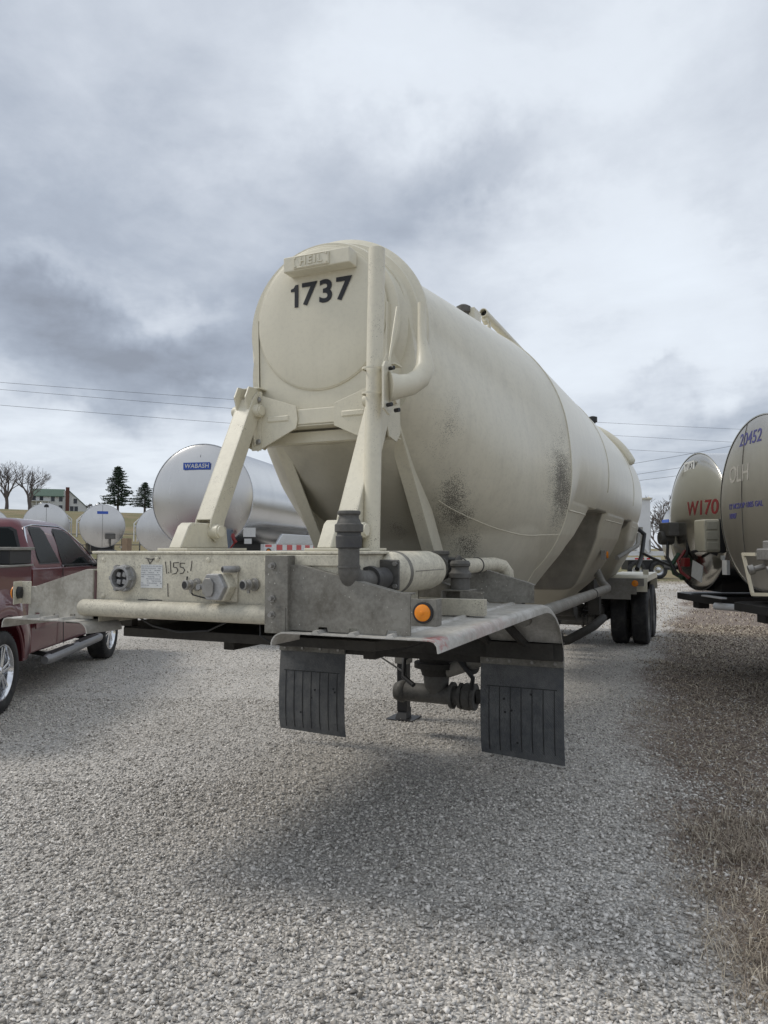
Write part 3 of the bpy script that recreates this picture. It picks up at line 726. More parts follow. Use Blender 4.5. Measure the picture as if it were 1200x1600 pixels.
# struts, their brackets and pins
def strut(sg):
    x = sg * .48
    fy, fz = 3.62, 1.775; ty, tz = 4.105, 2.69
    f = Vector((x, fy, fz)); t = Vector((x, ty, tz)); d = (t - f).normalized(); nrm = Vector((0, d.z, -d.y))      # nrm: rear/down side
    m = MB(); w = .055; h = .062
    # channel: front web and two side cheeks
    up = Vector((0, -d.z, d.y))
    a = f - d * .02; b = t + d * .01
    m.beam(a + d * .10 + up * .055, b - d * .05 + up * .055, .110, .010, up)
    for s2 in (-1, 1):
        cx = x + s2 * .050
        prof = []
        L_ = (b - a).length
        for (q, e) in ((0.0, -.045), (.03, -.07), (.10, -.075), (.16, -.06), (L_ - .16, -.055), (L_ - .06, -.05), (L_ + .02, -.03), (L_ + .045, .0), (L_ + .02, .04), (L_ - .04, .06), (.10, .06), (.05, .05), (.01, .02)):
            p = a + d * q + up * e; prof.append((cx, p.y, p.z))
        m.prism(prof, (s2 * .010, 0, 0))
    o = m.build('front_strut', M['cream_strut'], TR, bevel=.006)
    pn = MB()
    for p in (f + d * .03, t - d * .10):
        pn.cyl((x - .10, p.y, p.z), (x + .10, p.y, p.z), .042, seg=24); pn.cyl((x - .112, p.y, p.z), (x + .112, p.y, p.z), .034, seg=24)
    pn.build('pin', M['cream'], o, bevel=.003)
    # foot bracket
    m = MB(); m.bb(x - .10, x + .11, 3.32, 3.90, 1.688, 1.702)
    m.build('foot_plate', M['cream_strut'], TR, bevel=.003)
    m = MB(); m.prism([(x - .042, y, z) for y, z in ((3.345, 1.702), (3.42, 1.83), (3.45, 1.85), (3.74, 1.85), (3.78, 1.83), (3.80, 1.702))], (.084, 0, 0))
    m.build('foot_bracket', M['cream_strut'], TR, bevel=.008)
    # apex bracket
    m = MB()
    # clevis plates lying in the y-z plane
    for s2 in (-1, 1):
        m.prism([(x + s2 * .036, y, z) for y, z in ((3.96, 2.68), (4.00, 2.755), (4.13, 2.76), (4.24, 2.68), (4.26, 2.42), (4.20, 2.36), (4.08, 2.38))], (s2 * .012, 0, 0))
    m.bb(x - .075, x + .07, 4.08, 4.20, 2.755, 2.765)
    m.build('apex_bracket', M['cream_strut'], TR, bevel=.003)
    m = MB()      # gusset with a pressed slot, across the front
    xi = x - sg * .045; xo = x - sg * .34
    m.prism([(xi, 4.10, 2.72), (xi, 4.10, 2.34), (xo, 4.10, 2.475), (xo - sg * .012, 4.10, 2.53), (xo, 4.10, 2.62)], (0, .012, 0))
    g = m.build('gusset_plate', M['cream_strut'], TR, bevel=.003)
    m = MB(); xa = x - sg * .12; xb = x - sg * .29
    m.rings([[(q, yy, 2.545 + e * .022) for q, e in ((xa, -1), (xa, 1), (xb, 1), (xb, -1))] for yy in (4.101, )] + [[(q, 4.091, 2.545 + e * .013) for q, e in ((xa - sg * .012, -1), (xa - sg * .012, 1), (xb + sg * .012, 1), (xb + sg * .012, -1))]])
    m.build('pressed_rib', M['cream_strut'], g, bevel=.004)
    m = MB()
    for (yy, zz) in ((4.09, 2.68), (4.09, 2.40)):
        m.lathe((x - sg * .045 + .02, yy, zz), (0, -1, 0), [(0, .016), (.006, .019), (.012, .012), (.014, 0)], 14)
    m.build('bolt', M['bolt'], g)
    m = MB(); m.bb(x - sg * .045 - .035, x - sg * .045 + .035, 4.091, 4.099, 2.345, 2.735); m.build('cover_strip', M['cream_strut'], g)
    # rear strut with a wide web
    m = MB()
    a = Vector((x, 4.25, 2.72)); b = Vector((x, 5.32, 1.38)); d = (b - a).normalized(); up = Vector((0, -d.z, d.y))
    m.beam(a, b, .010, .155, up)
    m.beam(a + up * -.074 + Vector((sg * -.045, 0, 0)), b + up * -.074 + Vector((sg * -.045, 0, 0)), .09, .009, up)
    m.beam(a + up * .074 + Vector((sg * -.045, 0, 0)), b + up * .074 + Vector((sg * -.045, 0, 0)), .09, .009, up)
    m.build('rear_strut', M['cream_strut'], TR, bevel=.003)
strut(-1); strut(1)

# upright discharge pipe in front of the right strut
m = MB(); PA = T(579.5, 862, x=.575); PB = T(588.5, 389, x=.575)
m.lathe((PA.x, PA.y, 1.60), (PB - Vector((PA.x, PA.y, PA.z))), [(0, .048), (PB.z - 1.60, .048), (PB.z - 1.60, .043), (PB.z - 1.75, .043)], 32, cap=False)
PIPE = m.build('stand_pipe', M['cream_strut'], TR)
m = MB()
for zz in (2.56, 2.70):
    m.lathe((PA.x + .004, PA.y + .0, zz), (0, 0, 1), [(0, .050), (0, .056), (.010, .056), (.010, .050)], 32, cap=False)
m.build('clamp_band', M['cream_strut'], PIPE)
py = PA.y
# cast elbow with flange hung beside the pipe
m = MB()
fl = [(py - .055, 2.47), (py - .055, 2.70), (py - .03, 2.735), (py + .05, 2.735), (py + .07, 2.70), (py + .07, 2.50), (py + .03, 2.44)]
m.prism([(.665, y, z) for y, z in fl], (.014, 0, 0))
m.build('elbow_flange', M['cream_strut'], PIPE, bevel=.003)
m = MB()
EL = [Vector((.675, py + .02, 2.60)), Vector((.72, py + .06, 2.605)), Vector((.765, py + .12, 2.625)), Vector((.80, py + .18, 2.67)), Vector((.815, py + .22, 2.74)), Vector((.80, py + .24, 2.83)), Vector((.785, py + .25, 2.92)), Vector((.785, py + .25, 3.13))]
m.tube(EL, [.085, .068, .062, .060, .055, .040, .026, .024], 20)
m.build('cast_elbow', M['cream'], PIPE, smooth=50)
m = MB()
for p in ((.685, py - .02, 2.49), (.685, py + .01, 2.70), (.70, py + .05, 2.47)): m.cyl(p, (p[0] + .03, p[1] - .01, p[2]), .012, seg=8)
m.build('bolt', M['ink'], PIPE)
m = MB(); m.cyl((.64, py + .09, 2.72), (.625, py + .26, 3.13), .008, seg=8); m.bb(.60, .70, py + .05, py + .15, 2.735, 2.742); m.beam((.63, py + .02, 2.72), (.665, py + .02, 2.79), .006, .006)
m.build('stay_rod', M['cream'], PIPE)

# ---- front bolster
m = MB()
prof = [(3.02, 1.668), (3.0, 1.66), (3.0, 1.40), (3.02, 1.385), (3.30, 1.385), (3.30, 1.395), (3.01, 1.395), (3.01, 1.40)]
m.bb(-.71, .79, 3.0, 3.012, 1.40, 1.672)
m.bb(-.74, .81, 2.992, 3.92, 1.672, 1.686)
m.bb(-.71, -.70, 3.012, 3.9, 1.30, 1.672); m.bb(.78, .79, 3.012, 3.9, 1.30, 1.672)
m.bb(-.71, .79, 3.88, 3.90, 1.30, 1.672)
BOL = m.build('bolster', M['cream_dirty'], TR, bevel=.008)
m = MB(); m.bb(.42, .785, 2.988, 3.0, 1.62, 1.670); m.build('front_lip', M['cream_dirty'], BOL, bevel=.003)
# rolled bumper under the bolster face
prof = [(2.99, 1.425)] + [(2.985 - .045 * math.sin(a), 1.385 + .038 * math.cos(a)) for a in np.linspace(R(10), R(165), 16)] + [(3.03, 1.346)]
m = MB(); m.sheet(prof, -.78, .40, .006); m.build('rolled_bumper', M['cream_dirty'], BOL)
m = MB(); m.bb(-.9, .40, 3.03, 3.30, 1.335, 1.343); m.build('bumper_shelf', M['under'], BOL)
# upper coupler plate and kingpin
m = MB(); m.prism([(-.90, 3.42, 1.215), (-.78, 3.28, 1.20), (.80, 3.28, 1.20), (.92, 3.42, 1.215), (.92, 5.1, 1.215), (-.90, 5.1, 1.215)], (0, 0, .05))
m.build('coupler_plate', M['under'], TR, bevel=.004)
m = MB(); m.lathe((.02, 3.75, 1.21), (0, 0, -1), [(0, .05), (.02, .05), (.022, .037), (.055, .037), (.057, .05), (.075, .05), (.08, .03)], 20); m.build('kingpin', M['black'], TR)
m = MB()
for a, b in (((-.62, 3.10, 1.27), (-.25, 3.12, 1.27)),):
    m.tube([(-.45, 3.04, 1.34), (-.35, 3.03, 1.30), (-.18, 3.03, 1.275), (.0, 3.03, 1.29), (.1, 3.04, 1.335)], .005, 6)
    m.tube([(.3, 3.04, 1.34), (.31, 3.03, 1.28), (.36, 3.04, 1.25)], .005, 6)
m.build('air_line', M['black'], BOL)

# connectors on the bolster face
def FP(u, v): return T(u, v, Y=3.0)
p = FP(197, 903)
m = MB(); m.lathe((p.x, 3.0, p.z), (0, -1, 0), [(0, .070), (.02, .070), (.022, .063), (.05, .063), (.052, .05), (.02, .047)], 32, cap=False)
for k in range(6):
    a = k * math.pi / 3; m.box((p.x + .064 * math.cos(a), 2.968, p.z + .064 * math.sin(a)), (.02, .03, .02), Matrix.Rotation(-a, 3, 'Y'))
SOC = m.build('round_socket', M['cast'], BOL, bevel=.002)
m = MB(); m.cyl((p.x, 2.985, p.z), (p.x, 2.98, p.z), .05, seg=28); m.build('socket_well', M['ink'], SOC)
m = MB()
for sx_ in (-1, 1):
    for sz_ in (-1, 1): m.box((p.x + sx_ * .019, 2.972, p.z + sz_ * .019), (.026, .016, .026), Matrix.Rotation(R(12), 3, 'Y'))
m.build('socket_insert', M['cast'], SOC, bevel=.004)
# hexagonal electrical box
p = FP(349, 916); q = FP(360, 914)
m = MB()
m.bb(p.x - .055, p.x + .09, 2.985, 2.998, p.z - .075, p.z + .075)
def hexa(cx, cz, r, y0, y1, rr=1.0):
    a = [(cx + r * math.cos(k * math.pi / 3 + .0), y0, cz + r * math.sin(k * math.pi / 3)) for k in range(6)]
    b = [(cx + r * rr * math.cos(k * math.pi / 3), y1, cz + r * rr * math.sin(k * math.pi / 3)) for k in range(6)]
    return [a, b]
HB = m.build('connector_box', M['cream_dirty'], BOL, bevel=.004)
m = MB(); m.rings(hexa(p.x + .012, p.z, .080, 2.986, 2.93, .96)); m.build('hexagonal_housing', M['cream_dirty'], HB, bevel=.006)
m = MB(); m.rings(hexa(p.x + .004, p.z, .075, 2.93, 2.905, .93)); m.build('hexagonal_cap', M['cast'], HB, bevel=.004)
m = MB(); m.prism([(p.x - .045 + a, 2.905, p.z + b) for a, b in ((.0, -.03), (.02, -.045), (.05, -.045), (.062, -.02), (.062, .02), (.045, .042), (.015, .042), (0, .025))], (0, -.012, 0)); m.build('cap_badge', M['bolt'], HB, bevel=.003)
m = MB(); m.cyl((p.x - .075, 2.90, p.z), (p.x - .075, 2.93, p.z), .014, seg=12); m.build('hinge_knob', M['cast'], HB)
k_ = FP(366, 889); m = MB(); m.tube([(k_.x + .02, 3.0, k_.z), (k_.x + .015, 2.96, k_.z), (k_.x - .01, 2.92, k_.z)], .017, 14); m.build('plug_holder', M['cast'], BOL)
m = MB(); m.cyl((k_.x - .0105, 2.919, k_.z), (k_.x - .0115, 2.917, k_.z), .011, seg=14); m.build('plug_bore', M['ink'], BOL)
for u in (300, 389):      # two air couplings
    g = FP(u, 913)
    m = MB(); m.lathe((g.x + .035, 3.0, g.z), (-.25, -1, 0), [(0, .032), (.008, .032), (.01, .018), (.03, .016), (.034, .026), (.044, .026), (.048, .014), (.062, .014), (.066, .025), (.078, .025), (.08, .019)], 20)
    gh = m.build('air_coupling', M['bolt'], BOL, bevel=.001)
    m = MB(); e = Vector((-.25, -1, 0)).normalized(); c = Vector((g.x + .035, 3.0, g.z)) + e * .0805; m.cyl(c, c + e * .001, .018, seg=18); m.build('coupling_seal', M['ink'], gh)
    m = MB(); c = Vector((g.x + .035, 3.0, g.z)) + e * .04; m.box(c + Vector((0, 0, -.03)), (.012, .01, .02)); m.build('coupling_lug', M['bolt'], gh)
for x_, z_ in ((-.66, 1.64), (-.66, 1.45), (-.30, 1.645), (.02, 1.645), (.36, 1.645), (.37, 1.45)):
    m = MB(); m.lathe((x_, 3.0, z_), (0, -1, 0), [(0, .014), (.003, .014), (.006, .009), (.008, 0)], 10); m.build('bolt', M['cream_dirty'], BOL)
m = MB(); m.tube([(-.10, 2.99, 1.56), (-.10, 2.985, 1.52), (-.06, 2.985, 1.47), (.02, 2.985, 1.455), (.10, 2.99, 1.47)], .004, 6); m.build('air_line', M['black'], BOL)
# certificate sticker, pencilled number, torn decal
a, b = FP(221, 882), FP(254, 919)
m = MB(); m.bb(a.x, b.x, 2.997, 2.9985, b.z, a.z); ST = m.build('data_sticker', M['sticker'], BOL)
m = MB()
for k in range(10):
    z = a.z - .006 - k * (a.z - b.z - .01) / 10; x = a.x + .004
    while x < b.x - .01:
        w = random.uniform(.006, .022)
        if random.random() < .8: m.bb(x, min(x + w, b.x - .004), 2.9955, 2.9965, z - .0028, z)
        x += w + .004
m.build('print_lines', simple('faded_print', (.30, .31, .33), .6), ST)
def strokes(name, S_, m_, parent, w=.0035, Y=2.998):
    mb = MB()
    for st in S_:
        P_ = [T(u, v, Y=Y) for u, v in st]
        for i in range(len(P_) - 1):
            a, b = P_[i], P_[i + 1]; d = Vector((b.x - a.x, 0, b.z - a.z)); n_ = Vector((-d.z, 0, d.x)).normalized() * w / 2
            e = d.normalized() * w * .4
            mb.prism([a - e + n_, b + e + n_, b + e - n_, a - e - n_], (0, -.001 - .0001 * i, 0))
    return mb.build(name, m_, parent)
strokes('handwritten_number', [[(258.5, 878), (260.5, 896)], [(266, 877), (267, 895)], [(263.2, 894), (264, 895.5)], [(279, 879), (271, 879.5), (271, 886), (276, 887), (278, 891), (275, 896), (270, 897)],
                               [(289, 880), (281.5, 880), (281.5, 886), (286.5, 887), (288.5, 891), (286, 895.5), (281.5, 896)], [(293, 893), (293.6, 894.5)], [(300, 877), (298, 892)]], M['ink'], BOL, .0036)
for _st in [[(228, 872), (236, 874), (250, 872)], [(231, 874), (234, 881), (240, 873)], [(216, 937), (226, 936.5), (234, 938), (246, 937.5), (253, 938)], [(262, 912), (262.5, 932)]]: strokes('torn_decal', [_st], simple('worn_black', (.09, .085, .08)), BOL, .0045)

# transverse wings carrying the deck
def wing(name, x0, x1, Y, zt0, zt1, zb=1.325, tabs=True, mt='plate'):
    m = MB(); sg = 1 if x1 > x0 else -1; n = 10
    top = []
    for i in range(n + 1):
        t = i / n; x = x0 + (x1 - x0) * t; s_ = min(1, max(0, (t - .10) / .8)); top.append((x, zt0 + (zt1 - zt0) * s_))
    bot = [(x1, zb)]
    L_ = abs(x1 - x0); x = L_
    if tabs:
        for c in (.86, .56, .30):
            bot += [(x0 + sg * L_ * (c + .04), zb), (x0 + sg * L_ * (c + .03), zb + .02), (x0 + sg * L_ * (c - .04), zb + .02), (x0 + sg * L_ * (c - .05), zb)]
    bot += [(x0, zb)]
    m.prism([(x, Y, z) for x, z in top + bot], (0, .010, 0))
    for i in range(n):      # folded top lip
        a = Vector((top[i][0], Y + .03, top[i][1])); b = Vector((top[i + 1][0], Y + .03, top[i + 1][1])); m.beam(a, b, .06, .008)
    return m.build(name, M[mt], TR, bevel=.002)
WR = wing('front_wing', .515, 1.12, 2.95, 1.62, 1.505)
WL = wing('front_wing', -.715, -1.19, 2.98, 1.585, 1.485, mt='plate_light')
m = MB(); m.bb(.40, .52, 2.925, 2.935, 1.31, 1.668); m.prism([(.40, 2.935, 1.31), (.40, 2.935, 1.668), (.395, 2.99, 1.668), (.395, 2.99, 1.31)], (.006, 0, 0)); m.prism([(.516, 2.925, 1.31), (.516, 2.925, 1.668), (.516, 3.0, 1.668), (.516, 3.0, 1.31)], (.008, 0, 0))
m.prism([(.41, 2.92, 1.31), (.515, 2.92, 1.31), (.515, 2.92, 1.43), (.455, 2.92, 1.43), (.41, 2.92, 1.385)], (0, .006, 0))
BR = m.build('corner_bracket', M['plate'], TR, bevel=.003)
for zz in (1.62, 1.47, 1.395):
    m = MB(); m.cyl((.445, 2.925, zz), (.445, 2.895, zz), .010, seg=10); m.cyl((.445, 2.925, zz), (.445, 2.915, zz), .018, seg=6); m.build('bolt', M['bolt'], BR)
# marker lights on the wing ends
def marker(x, Y, z, sg=1, par=TR, w=.115, h=.115, plate='plate', r=.036):
    m = MB(); m.bb(x - w / 2, x + w / 2, Y - .006, Y, z - h / 2, z + h / 2); m.bb(x + sg * w / 2 - .006, x + sg * w / 2, Y, Y + .06, z - h / 2, z + h / 2)
    o = m.build('light_bracket', M[plate], par, bevel=.002)
    m = MB(); m.lathe((x, Y - .006, z), (0, -1, 0), [(0, r * 1.25), (.010, r * 1.25), (.012, r * 1.05), (.012, r)], 28, cap=False); m.build('light_gasket', M['black'], o)
    m = MB(); m.lathe((x, Y - .006, z), (0, -1, 0), [(.010, r), (.016, r * .97), (.022, r * .7), (.024, 0)], 28); m.lathe((x, Y - .0295, z), (0, -1, 0), [(0, r * .25), (.003, r * .2), (.004, 0)], 12); m.build('amber_lens', M['lens'], o)
    return o
marker(1.19, 2.93, 1.43)
_n = Vector((-.86, -.51, 0)); _c = Vector((-1.235, 2.945, 1.455)); _rm = Matrix.Rotation(math.atan2(_n.y, _n.x), 3, 'Z')
m = MB(); m.box(_c, (.006, .115, .125), _rm); m.box(_c + Vector((.035, .03, 0)), (.06, .006, .125), Matrix.Rotation(R(12), 3, 'Z')); lo_ = m.build('light_bracket', M['cream_dirty'], TR, bevel=.002)
m = MB(); m.lathe(_c + _n * .003, _n, [(0, .045), (.010, .045), (.012, .036)], 28, cap=False); m.build('light_gasket', M['black'], lo_)
m = MB(); m.lathe(_c - _n * .003, -_n, [(0, .034), (.02, .032), (.024, .015)], 20); m.build('lamp_socket', M['black'], lo_)
m = MB(); m.lathe(_c + _n * .003, _n, [(.008, .036), (.02, .034), (.028, .02), (.03, 0)], 28); m.build('amber_lens', M['lens'], lo_)

# decks and quarter fenders, both sides
def deck(sg):
    x0, x1 = (.50, 1.225) if sg > 0 else (-.72, -1.26)
    m = MB()
    prof = [(2.90, 1.318)] + [(y, 1.322) for y in (3.3, 4.0, 4.8)] + arc((4.95, .86), .46, 88, 8, 14) + [(5.72, .86)]
    prof = [(2.90, 1.320), (3.6, 1.322), (4.4, 1.322), (5.0, 1.320)] + [(5.0 + .70 * math.sin(a), .86 + .46 * math.cos(a)) for a in np.linspace(R(8), R(90), 14)]
    m.sheet(prof, min(x0, x1), max(x0, x1), .006)
    o = m.build('deck_fender', M['deckplate'], TR, smooth=40)
    m = MB()      # rolled outer lip following the same line
    xe = x1; rg = []
    for (y, z) in prof: rg.append([(xe, y, z), (xe + sg * .022, y, z - .006), (xe + sg * .036, y + 0, z - .025), (xe + sg * .040, y, z - .055), (xe + sg * .034, y, z - .055), (xe + sg * .030, y, z - .027), (xe + sg * .018, y, z - .012), (xe, y, z - .006)])
    m.rings(rg); m.build('rolled_lip', M['deckplate'], o, smooth=50)
    m = MB()      # ribs pressed in the sheet
    for k in range(3):
        xx = x0 + (x1 - x0) * (.25 + .25 * k); m.rings([[(xx - .022, y, 1.319), (xx - .008, y, 1.334), (xx + .008, y, 1.334), (xx + .022, y, 1.319)] for y in (2.899, 3.6, 4.4, 5.0)])
    m.build('pressed_rib', M['deckplate'], o)
    m = MB(); xi = x0; rg = []      # inner edge of the sheet curls down towards the middle
    for y in (2.90, 3.0, 3.15): rg.append([(xi + sg * .02 - sg * .07 * math.sin(a), y, 1.262 + .058 * math.cos(a)) for a in np.linspace(0, R(95), 8)] + [(xi + sg * .02 - sg * .064 * math.sin(a), y, 1.262 + .052 * math.cos(a)) for a in np.linspace(R(95), 0, 8)])
    m.rings(rg)
    m.build('curled_edge', M['deckplate'], o)
    m = MB()
    for yy in (3.3, 4.2, 5.0): m.bb(min(x0, x1) + .01, max(x0, x1) - .02, yy, yy + .05, 1.255, 1.315)
    m.build('deck_bearer', M['under'], o)
    m = MB(); m.prism([(x1 - sg * .03, 5.66, .86), (x1 - sg * .03, 5.66, 1.14), (x1 - sg * .03, 5.35, 1.27), (x1 - sg * .03, 5.35, 1.2), (x1 - sg * .03, 5.60, 1.05)], (-sg * .5, 0, 0)); 
    m = MB(); m.bb(x1 - sg * .55, x1 - sg * .03, 5.62, 5.632, .86, .98); m.build('fender_stiffener', M['under'], o)
    return o
deck(1); deck(-1)
# more wings behind
def wing2(Y, x0, x1, z0, z1, side):
    m = MB(); m.prism([(x0, Y, 1.328), (x0, Y, z0), (x0 + (x1 - x0) * .25, Y, z0), (x1, Y, z1), (x1, Y, 1.328)], (0, .01, 0))
    m.beam((x0, Y + .03, z0), (x0 + (x1 - x0) * .25, Y + .03, z0), .06, .008); m.beam((x0 + (x1 - x0) * .25, Y + .03, z0), (x1, Y + .03, z1), .06, .008)
    m.build('deck_wing', M['plate'], TR, bevel=.002)
wing2(4.15, .50, .98, 1.56, 1.45, 1); wing2(4.15, -.5, -1.1, 1.56, 1.45, 1); wing2(5.02, .50, 1.19, 1.60, 1.45, 1); wing2(5.02, -.5, -1.19, 1.60, 1.45, 1)

# air inlet line on the right deck: coupling, elbow, check valve can, valve, pipe
XA = .82; ZA = 1.585
m = MB(); m.tube([(XA, 2.96, 1.76), (XA, 2.96, 1.63), (XA, 2.965, 1.60), (XA, 2.985, 1.57), (XA, 3.02, 1.555), (XA, 3.08, 1.552), (XA, 3.15, 1.55), (XA, 3.24, 1.56)], [.048, .048, .051, .053, .052, .049, .047, .047], 24)
m.lathe((XA, 2.96, 1.615), (0, 0, 1), [(0, .050), (.0, .0525), (.008, .0525), (.008, .050)], 28, cap=False)
m.build('inlet_elbow', M['fitting'], TR, smooth=50)
m = MB(); m.lathe((XA, 2.96, 1.70), (0, 0, 1), [(0, .050), (.004, .058), (.055, .060), (.060, .054), (.072, .054)], 28); m.build('rubber_sleeve', M['fitting_dark'], TR, bevel=.002)
m = MB(); m.lathe((XA, 2.96, 1.772), (0, 0, 1), [(0, .060), (.005, .064), (.035, .064), (.040, .055), (.055, .050), (.062, .045), (.075, .044), (.082, .052), (.094, .052), (.098, .044), (.06, .040)], 28, cap=True)
m.build('cam_coupling', M['fitting'], TR, bevel=.002)
m = MB(); m.lathe((XA, 3.17, 1.556), (0, 1, 0), [(0, .049), (0, .060), (.03, .062), (.05, .055), (.06, .05), (.17, .052)], 28); m.build('pipe_collar', M['fitting_dark'], TR, bevel=.002)
m = MB(); m.bb(XA - .075, XA + .075, 3.36, 3.376, 1.495, 1.645)
fl_ = m.build('square_flange', M['fitting'], TR, bevel=.012)
for sx_ in (-1, 1):
    for sz_ in (-1, 1):
        m = MB(); m.cyl((XA + sx_ * .055, 3.36, 1.57 + sz_ * .055), (XA + sx_ * .055, 3.345, 1.57 + sz_ * .055), .012, seg=6); m.build('bolt', M['bolt'], fl_)
m = MB(); m.lathe((XA, 3.37, 1.578), (0, 1, 0), [(0, .055), (.02, .075), (.05, .100), (.075, .108), (.11, .108), (.56, .108), (.62, .100), (.66, .08), (.68, .05), (.74, .045)], 44)
m.build('check_valve_can', M['cream_dirty'], TR, smooth=30)
m = MB(); m.lathe((XA, 3.385, 1.578), (0, 1, 0), [(0.0, .068), (.035, .0935), (.058, .1095), (.085, .1095)], 44, cap=False); m.build('can_end_cap', M['plate'], TR)
m = MB(); m.cyl((XA + .1085, 3.5, 1.585), (XA + .1085, 3.92, 1.585), .002, seg=6); m.build('can_seam', M['plate'], TR)
m = MB(); m.lathe((XA, 4.10, 1.585), (0, 1, 0), [(0, .05), (.0, .075), (.018, .075), (.02, .052), (.08, .052), (.082, .075), (.10, .075), (.10, .05)], 24)
m.lathe((XA, 4.15, 1.62), (0, 0, 1), [(0, .055), (.04, .055), (.045, .062), (.065, .062), (.068, .03)], 20)
m.cyl((XA, 4.15, 1.64), (XA + .10, 4.20, 1.635), .012, seg=10); m.cyl((XA + .09, 4.19, 1.62), (XA + .11, 4.21, 1.65), .022, seg=12)
m.build('pressure_valve', M['fitting'], TR, bevel=.002)
m = MB(); m.tube([(XA, 4.2, 1.585), (XA, 5.0, 1.585), (XA + .02, 5.28, 1.585), (XA + .06, 5.36, 1.57), (XA + .085, 5.40, 1.52), (XA + .09, 5.41, 1.35), (XA + .09, 5.41, 1.2)], .050, 24)
m.build('air_pipe', M['cream_dirty'], TR, smooth=50)
m = MB()
for yy in (4.55, 4.9): m.lathe((XA, yy, 1.585), (0, 1, 0), [(0, .051), (0, .056), (.012, .056), (.012, .051)], 24, cap=False)
m.build('clamp_band', M['fitting_dark'], TR)
# small upright coupling on its stand
q = Vector((.96, 4.12, 0))
m = MB(); m.bb(q.x - .075, q.x + .075, 4.05, 4.2, 1.455, 1.463); m.bb(q.x + .02, q.x + .16, 4.05, 4.058, 1.33, 1.455); m.bb(q.x - .10, q.x - .09, 4.05, 4.2, 1.33, 1.455); m.build('coupling_stand', M['plate'], TR, bevel=.002)
m = MB(); m.lathe((q.x, q.y, 1.463), (0, 0, 1), [(0, .056), (.065, .055), (.068, .066), (.095, .066), (.10, .058), (.115, .05), (.13, .05), (.135, .058), (.15, .060), (.165, .052), (.172, .0)], 28); m.build('capped_coupling', M['fitting'], TR, bevel=.002)
m = MB(); m.bb(.50, 1.16, 3.92, 3.98, 1.33, 1.42); m.build('pipe_cradle', M['cream_dirty'], TR, bevel=.002)
# rails of the sub-frame
m = MB()
for x in (-.50, .48): m.bb(x - .04, x + .04, 3.9, 7.6, 1.06, 1.30)
for y in (5.1, 6.0, 7.3): m.bb(-.46, .44, y, y + .06, 1.08, 1.28)
m.build('sub_frame', M['under'], TR, bevel=.004)
# cross bar and mudflaps
m = MB(); m.bb(-1.25, 1.262, 5.66, 5.675, .85, .985); m.bb(-1.25, 1.262, 5.66, 5.74, .975, .985); m.bb(-1.22, 1.24, 5.735, 5.745, .79, .86)
m.build('flap_bar', M['under'], TR, bevel=.003)
m = MB()
for x in (-1.0, -.7, .7, 1.0): m.beam((x, 5.70, .92), (x * .8, 5.3, 1.28), .05, .05)
m.build('bar_hanger', M['under'], TR)
def flap(x0, x1, zb0, zb1, zt=.835):
    m = MB(); rg = []
    fy_ = lambda z: 5.722 - .028 * math.sin(max(0, (zt - z) / .75) * 2.6) + .03 * max(0, (.25 - z) / .2) ** 2
    for z, t in ((zt, 0), (.74, .1), (.66, .3), (.58, .4), (.5, .5), (.4, .6), (.3, .8), (.2, .9), (None, 1)):
        a = z if z is not None else zb0; b = z if z is not None else zb1
        y = fy_(z if z is not None else .1)
        rg.append([(x0, y, a), (x1, y, b), (x1, y + .010, b), (x0, y + .010, a)])
    m.rings(rg); o = m.build('mudflap', M['flap'], TR, smooth=0)
    m = MB(); m.bb(x0, x1, 5.700, 5.716, .795, .865); m.build('flap_strap', M['plate'], o)
    for k in range(4):
        m = MB(); m.cyl((x0 + .06 + k * (x1 - x0 - .12) / 3, 5.70, .825), (x0 + .06 + k * (x1 - x0 - .12) / 3, 5.69, .825), .013, seg=6); m.build('bolt', M['bolt'], o)
    m = MB()      # moulded ribs and frame
    for k in range(7):
        xx = x0 + .07 + k * (x1 - x0 - .14) / 6; m.rings([[(xx - .003, fy_(z) + .002, z), (xx + .003, fy_(z) + .002, z), (xx + .003, fy_(z) - .0025, z), (xx - .003, fy_(z) - .0025, z)] for z in np.linspace(.13, .62, 9)])
    m.bb(x0 + .05, x1 - .05, fy_(.625) - .003, fy_(.625) + .002, .622, .628)
    m.build('moulded_rib', M['black'], o)
    m = MB()
    for _ in range(5):
        xx, zz = random.uniform(x0 + .05, x1 - .05), random.uniform(.15, .6); m.cyl((xx, fy_(zz) + .002, zz), (xx, fy_(zz) - .003, zz), .009, seg=8)
    m.build('rivet_hole', M['ink'], o)
flap(-1.25, -.60, .105, .085); flap(.605, 1.255, .10, .06)

# landing legs
for x in (-.56, .56):
    m = MB(); m.bb(x - .07, x + .07, 6.86, 7.0, .55, 1.30); lg = m.build('landing_leg', M['greypaint'], TR, bevel=.006)
    m = MB(); m.bb(x - .052, x + .052, 6.878, 6.982, .08, .56); m.build('inner_leg', M['black'], lg, bevel=.004)
    m = MB(); m.bb(x - .14, x + .14, 6.80, 7.06, .0, .012); m.prism([(x - .06, 6.85, .012), (x + .06, 6.85, .012), (x + .04, 6.9, .10), (x - .04, 6.9, .10)], (0, .13, 0)); m.build('foot_pad', M['black'], lg)
m = MB(); m.cyl((-.5, 6.93, .95), (.5, 6.93, .95), .02, seg=10); m.beam((-.56, 6.93, .62), (-.1, 6.4, 1.15), .04, .04); m.beam((.56, 6.93, .62), (.1, 6.4, 1.15), .04, .04); m.build('leg_brace', M['under'], TR)
